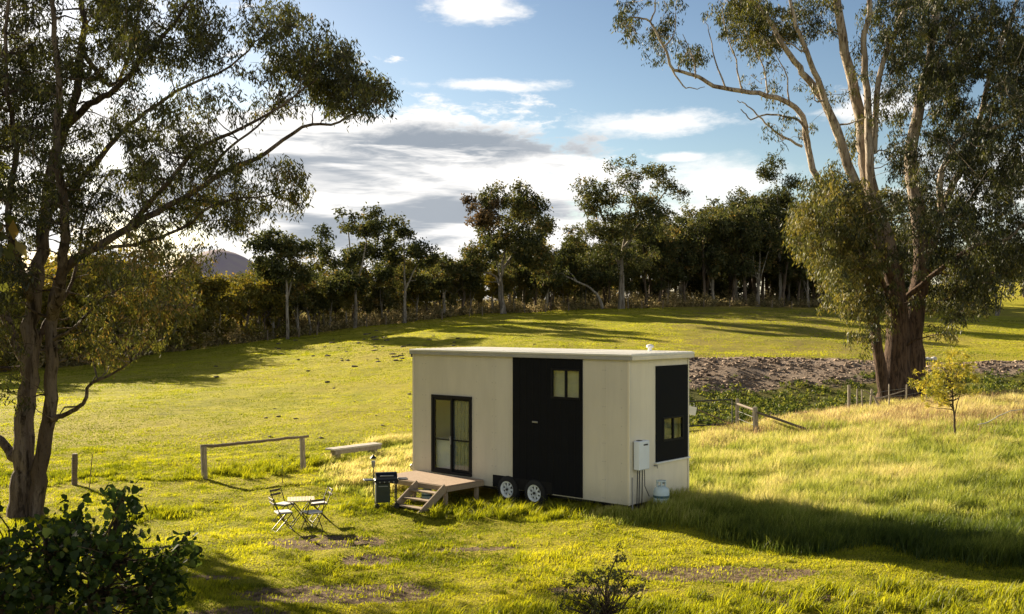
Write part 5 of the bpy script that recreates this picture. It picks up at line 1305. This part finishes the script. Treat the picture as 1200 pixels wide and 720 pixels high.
# ------------------------------------------------------------------ fences, rail, bench, posts
def rough_post(mb, x, y, z0, z1, w, lean=(0, 0), n=7):
    pts, rad = [], []
    for i in range(5):
        t = i/4; pts.append((x+lean[0]*t+random.uniform(-.006, .006), y+lean[1]*t, z0+(z1-z0)*t)); rad.append(w*random.uniform(.9, 1.08)*(1-.1*t))
    mb.tube(pts, rad, n)
def build_rail():
    Y = 29.3; xl, xr = at(240, Y), at(356, 31.0); yl, yr = Y, 31.0
    r = empty('hitching_rail', (xl, yl, gz(xl, yl)), 0, 'rustic timber rail on two posts across the edge of the paddock', 'rail')
    d = np.array([xr-xl, yr-yl, gz(xr, yr)-gz(xl, yl)])
    m = MB(); rough_post(m, 0, 0, -.2, .93, .10, (-.03, 0)); m.build('post', M['grey_wood'], r)
    m = MB(); rough_post(m, d[0], d[1], d[2]-.2, d[2]+1.0, .09, (-.05, 0)); m.build('post', M['grey_wood'], r)
    m = MB(); pts = [Vector((-.12, -.02, .93))+Vector((d[0]+.25, d[1]+.1, d[2]+.02))*t+Vector((0, 0, [0, -.02, .0, .015, .03, .05, .06][i])) for i, t in enumerate(np.linspace(0, 1, 7))]
    m.tube(smooth_path([tuple(p) for p in pts], 3, .006), list(np.linspace(.05, .038, 19)), 7); m.build('rail', M['dark_wood'], r)
    # lone post left
    Y = 28.2; x = at(87, Y); r = empty('fence_post', (x, Y, gz(x, Y)), 0, 'dark lone fence post right of the left gum trunk', 'fence post'); m = MB(); rough_post(m, 0, 0, -.2, .86, .085, (.02, 0)); m.build('post', M['dark_wood'], r)
    x = at(104, 27.4); o = MB(); rough_post(o, 0, 0, -.1, .95, .014, (.10, 0), 5); s = o.build('stake', M['dark_wood']); s.location = (x, 27.4, gz(x, 27.4)); tag(s, 'thin leaning stake between the lone fence post and the bush', 'stake')
    # bench
    xa, ya = at(386, 32.0), 32.0; xb, yb = at(443, 33.6), 33.6
    L = math.hypot(xb-xa, yb-ya); g = gz((xa+xb)/2, (ya+yb)/2)
    r = empty('timber_bench', ((xa+xb)/2, (ya+yb)/2, g), math.atan2(yb-ya, xb-xa), 'long pale weathered plank bench beyond the barbecue', 'bench')
    m = MB(); m.box((0, -.11, .36), (L, .20, .06), .012); m.box((0, .11, .36), (L, .20, .06), .012); m.build('seat', M['pale_plank'], r)
    m = MB(); m.box((0, -.2, .27), (L-.1, .04, .12), .004); m.build('apron', M['grey_wood'], r)
    for xx in (-L/2+.25, L/2-.25):
        m = MB(); m.box((xx, 0, .10), (.14, .34, .44), .01); m.build('leg', M['grey_wood'], r)
build_rail()

def build_right_fences():
    def fpost(px, Y, h, w, mat, label, group=None, lean=(0, 0)):
        x = at(px, Y); r = empty('fence_post', (x, Y, gz(x, Y)), 0, label, 'fence post', group); m = MB(); rough_post(m, 0, 0, -.2, h, w, lean); m.build('post', M[mat], r); return r
    # strainer assembly: two posts and rails
    Y1, Y2 = 42.0, 39.5; x1, x2 = at(864, Y1), at(886, Y2)
    r = empty('strainer_fence', (x2, Y2, gz(x2, Y2)), 0, 'grey strainer posts with sagging rails right of the house', 'fence')
    d = (x1-x2, Y1-Y2, gz(x1, Y1)-gz(x2, Y2))
    m = MB(); rough_post(m, 0, 0, -.2, 1.08, .11, (-.05, 0)); m.build('post', M['grey_wood'], r)
    m = MB(); rough_post(m, d[0], d[1], d[2]-.2, d[2]+1.2, .085, (0, 0)); m.build('post', M['grey_wood'], r)
    m = MB(); m.tube([(0, 0, .95), (d[0], d[1], d[2]+1.0)], .05, 6); m.tube([(0, 0, .88), (.6, -.6, .70), (1.5, -1.4, .38)], .05, 6); m.build('rail', M['dark_wood'], r)
    m = MB()
    for z in (.35, .65): m.tube([(0, 0, z), (d[0], d[1], d[2]+z+.05)], .006, 4)
    m.build('wire', M['steel'], r)
    # farm gate behind the house corner
    Ya, Yb = 41.0, 42.5; xa, xb = at(790, Ya), at(858, Yb); L = math.hypot(xb-xa, Yb-Ya)
    r = empty('farm_gate', (xa, Ya, gz(xa, Ya)), math.atan2(Yb-Ya, xb-xa), 'low rusty farm gate with a diagonal brace behind the house corner', 'gate')
    m = MB(); m.tube([(0, 0, .12), (L, 0, .12), (L, 0, 1.12), (0, 0, 1.12), (0, 0, .12)], .03, 8); m.build('gate_frame', M['dark_steel'], r)
    m = MB()
    for z in (.32, .52, .72, .92): m.tube([(0, 0, z), (L, 0, z)], .010, 6)
    m.build('gate_bar', M['dark_steel'], r)
    m = MB(); m.tube([(.35, .02, 1.1), (L-.15, .02, .15)], .03, 6); m.build('brace', M['dark_wood'], r)
    # white square sign on the gate
    x = at(812.5, 40.9); s = MB(); s.box((0, 0, 0), (.32, .015, .34), .006, rot=Matrix.Rotation(.2, 3, 'Y')); s.tube([(-.08, .02, .0), (-.08, .02, .30)], .006, 5); s.tube([(.08, .02, .0), (.08, .02, .30)], .006, 5)
    o = s.build('sign', M['white_plastic']); o.location = (x, 40.9+.25, gz(x, 40.9)+.80); tag(o, 'blank white square plate hanging on the farm gate', 'sign')
    # broken paddock fence towards the big gum
    r = empty('wire_fence', (at(995, 46), 46, gz(at(995, 46), 46)), 0, 'old wire fence with leaning pale posts at the foot of the huge gum', 'fence')
    ox, oy, oz = at(995, 46), 46, gz(at(995, 46), 46)
    pz = []
    for px, Y, h, w, ln in ((995, 46, 1.35, .07, (0, 0)), (1004, 46.2, 1.15, .035, (.03, 0)), (1011, 46.4, 1.1, .035, (-.04, 0)), (1019, 46.5, 1.1, .05, (.1, 0)), (1042, 47, 1.2, .035, (.0, 0)), (1062, 47.4, 1.1, .035, (.02, 0)), (1086, 47.2, 1.2, .04, (0, 0))):
        x = at(px, Y); m = MB(); rough_post(m, x-ox, Y-oy, gz(x, Y)-oz-.2, gz(x, Y)-oz+h, w, ln, 6); m.build('post', M['grey_wood'], r); pz.append((x-ox, Y-oy, gz(x, Y)-oz+h*.8))
    m = MB()
    for k in (0, -.3): m.tube([(a, b, c+k+random.uniform(-.05, .05)) for a, b, c in pz], .008, 4)
    m.build('wire', M['steel'], r)
    m = MB(); Y = 45.4
    def Q(px, row): return pt(px, row, Y)
    b0 = Q(1033, 484); base = np.array([b0[0], Y, gz(b0[0], Y)])
    m.tube([tuple(q-base) for q in (Q(1033, 488), Q(1029, 474), Q(1024, 464), Q(1012, 458))], [.06, .055, .04, .02], 6); m.tube([tuple(q-base) for q in (Q(1026, 467), Q(1034, 466), Q(1060, 458))], [.04, .03, .02], 6)
    o = m.build('dead_branch', M['grey_wood'], None, False); o.location = tuple(base); tag(o, 'forked dead branch propped against the old wire fence', 'dead branch')
    m = MB(); Y = 35.5
    pp = [Q2 for Q2 in (pt(1146, 498, Y), pt(1158, 495, Y), pt(1170, 488, Y), pt(1184, 482, Y), pt(1198, 480, Y))]; base = np.array([pp[0][0], Y, gz(pp[0][0], Y)])
    m.tube(smooth_path([q-base for q in pp], 3, .01), list(np.linspace(.022, .012, 13)), 6); o = m.build('fallen_stick', M['pale_plank'], None, False); o.location = tuple(base); tag(o, 'long pale fallen stick caught in grass right of the yellow sapling', 'dead branch')
    # pale stones on the bank lip
    for i, (px, row, s, lab) in enumerate(((1080, 419, .55, 'pale rock on the bank, leftmost of three beside the huge trunk'), (1087, 418, .4, 'smallest pale rock on the bank, middle of three beside the huge trunk'), (1094, 418, .5, 'pale rock on the bank, rightmost of three beside the huge trunk'))):
        Y = 66.5; x = at(px, Y); import bmesh
        bm = bmesh.new(); bmesh.ops.create_icosphere(bm, subdivisions=2, radius=s*.5)
        for v in bm.verts: v.co *= random.uniform(.75, 1.15); v.co.z *= .7
        me = bpy.data.meshes.new('rock'); bm.to_mesh(me); bm.free(); o = link_mesh('rock', me, M['stone']); o.location = (x, Y, gz(x, Y)+s*.16); tag(o, lab, 'rock')
    # posts along the woodland edge
    first = None
    spots = [(px, float(np.interp(px, [300, 400, 560, 700, 960, 1040], [99.5, 105, 116, 125.5, 135, 136]))) for px in [312, 349, 371, 432, 455, 520, 548, 566, 641, 668, 752, 776, 823, 858, 905, 930]]
    for px, Y in spots:
        x = at(px+random.uniform(-3, 3), Y)
        if first is None: first = r = fpost(px, Y, 1.0, .07, 'dark_wood', 'grey fence post along the foot of the woodland', 'fence posts along the woodland edge')
        else: r = copy_tree(first)
        r.location = (x, Y, gz(x, Y)); r.rotation_euler = (random.uniform(-.04, .04), random.uniform(-.06, .06), random.uniform(0, 3))
build_right_fences()

def build_paddock_bits():
    # dark dung clumps / thistle rosettes dotted over the slope
    import bmesh
    m = paint('dry_dung', (.12, .10, .05), .95, .4, bumps=.5)
    protos = []
    for k in range(4):
        bm = bmesh.new(); bmesh.ops.create_icosphere(bm, subdivisions=2, radius=.16)
        for v in bm.verts: v.co *= random.uniform(.6, 1.3); v.co.z *= .55
        me = bpy.data.meshes.new('clod'); bm.to_mesh(me); bm.free(); me.materials.append(m); protos.append(me)
    for i in range(110):
        if i < 65: px, row = random.gauss(425, 50), random.uniform(388, 425)
        else: px, row = random.uniform(180, 900), random.uniform(372, 520)
        # walk out along the ray until the ground is met
        Y = 30.
        while Y < 124 and CZ-(row-HOR)*Y/1200 > gz(at(px, Y), Y): Y += .5
        if Y > 122 or bank_mask(at(px, Y), Y) > .2: continue
        x = at(px, Y)
        if in_house(x, Y, .3): continue
        o = bpy.data.objects.new('earth_clod', protos[i % 4]); COL.objects.link(o); o.location = (x, Y, gz(x, Y)+.02); s = random.uniform(.5, 1.5)*Y/85; o.scale = (s*1.3, s, s*.8); o.rotation_euler = (0, 0, random.uniform(0, 6))
        tag(o, 'small dark clod of earth lying on the open paddock', 'clod', 'dark clods dotted over the paddock')
build_paddock_bits()
print('objects', len(S.objects), 'polys', sum(len(o.data.polygons) for o in S.objects if o.type == 'MESH'))
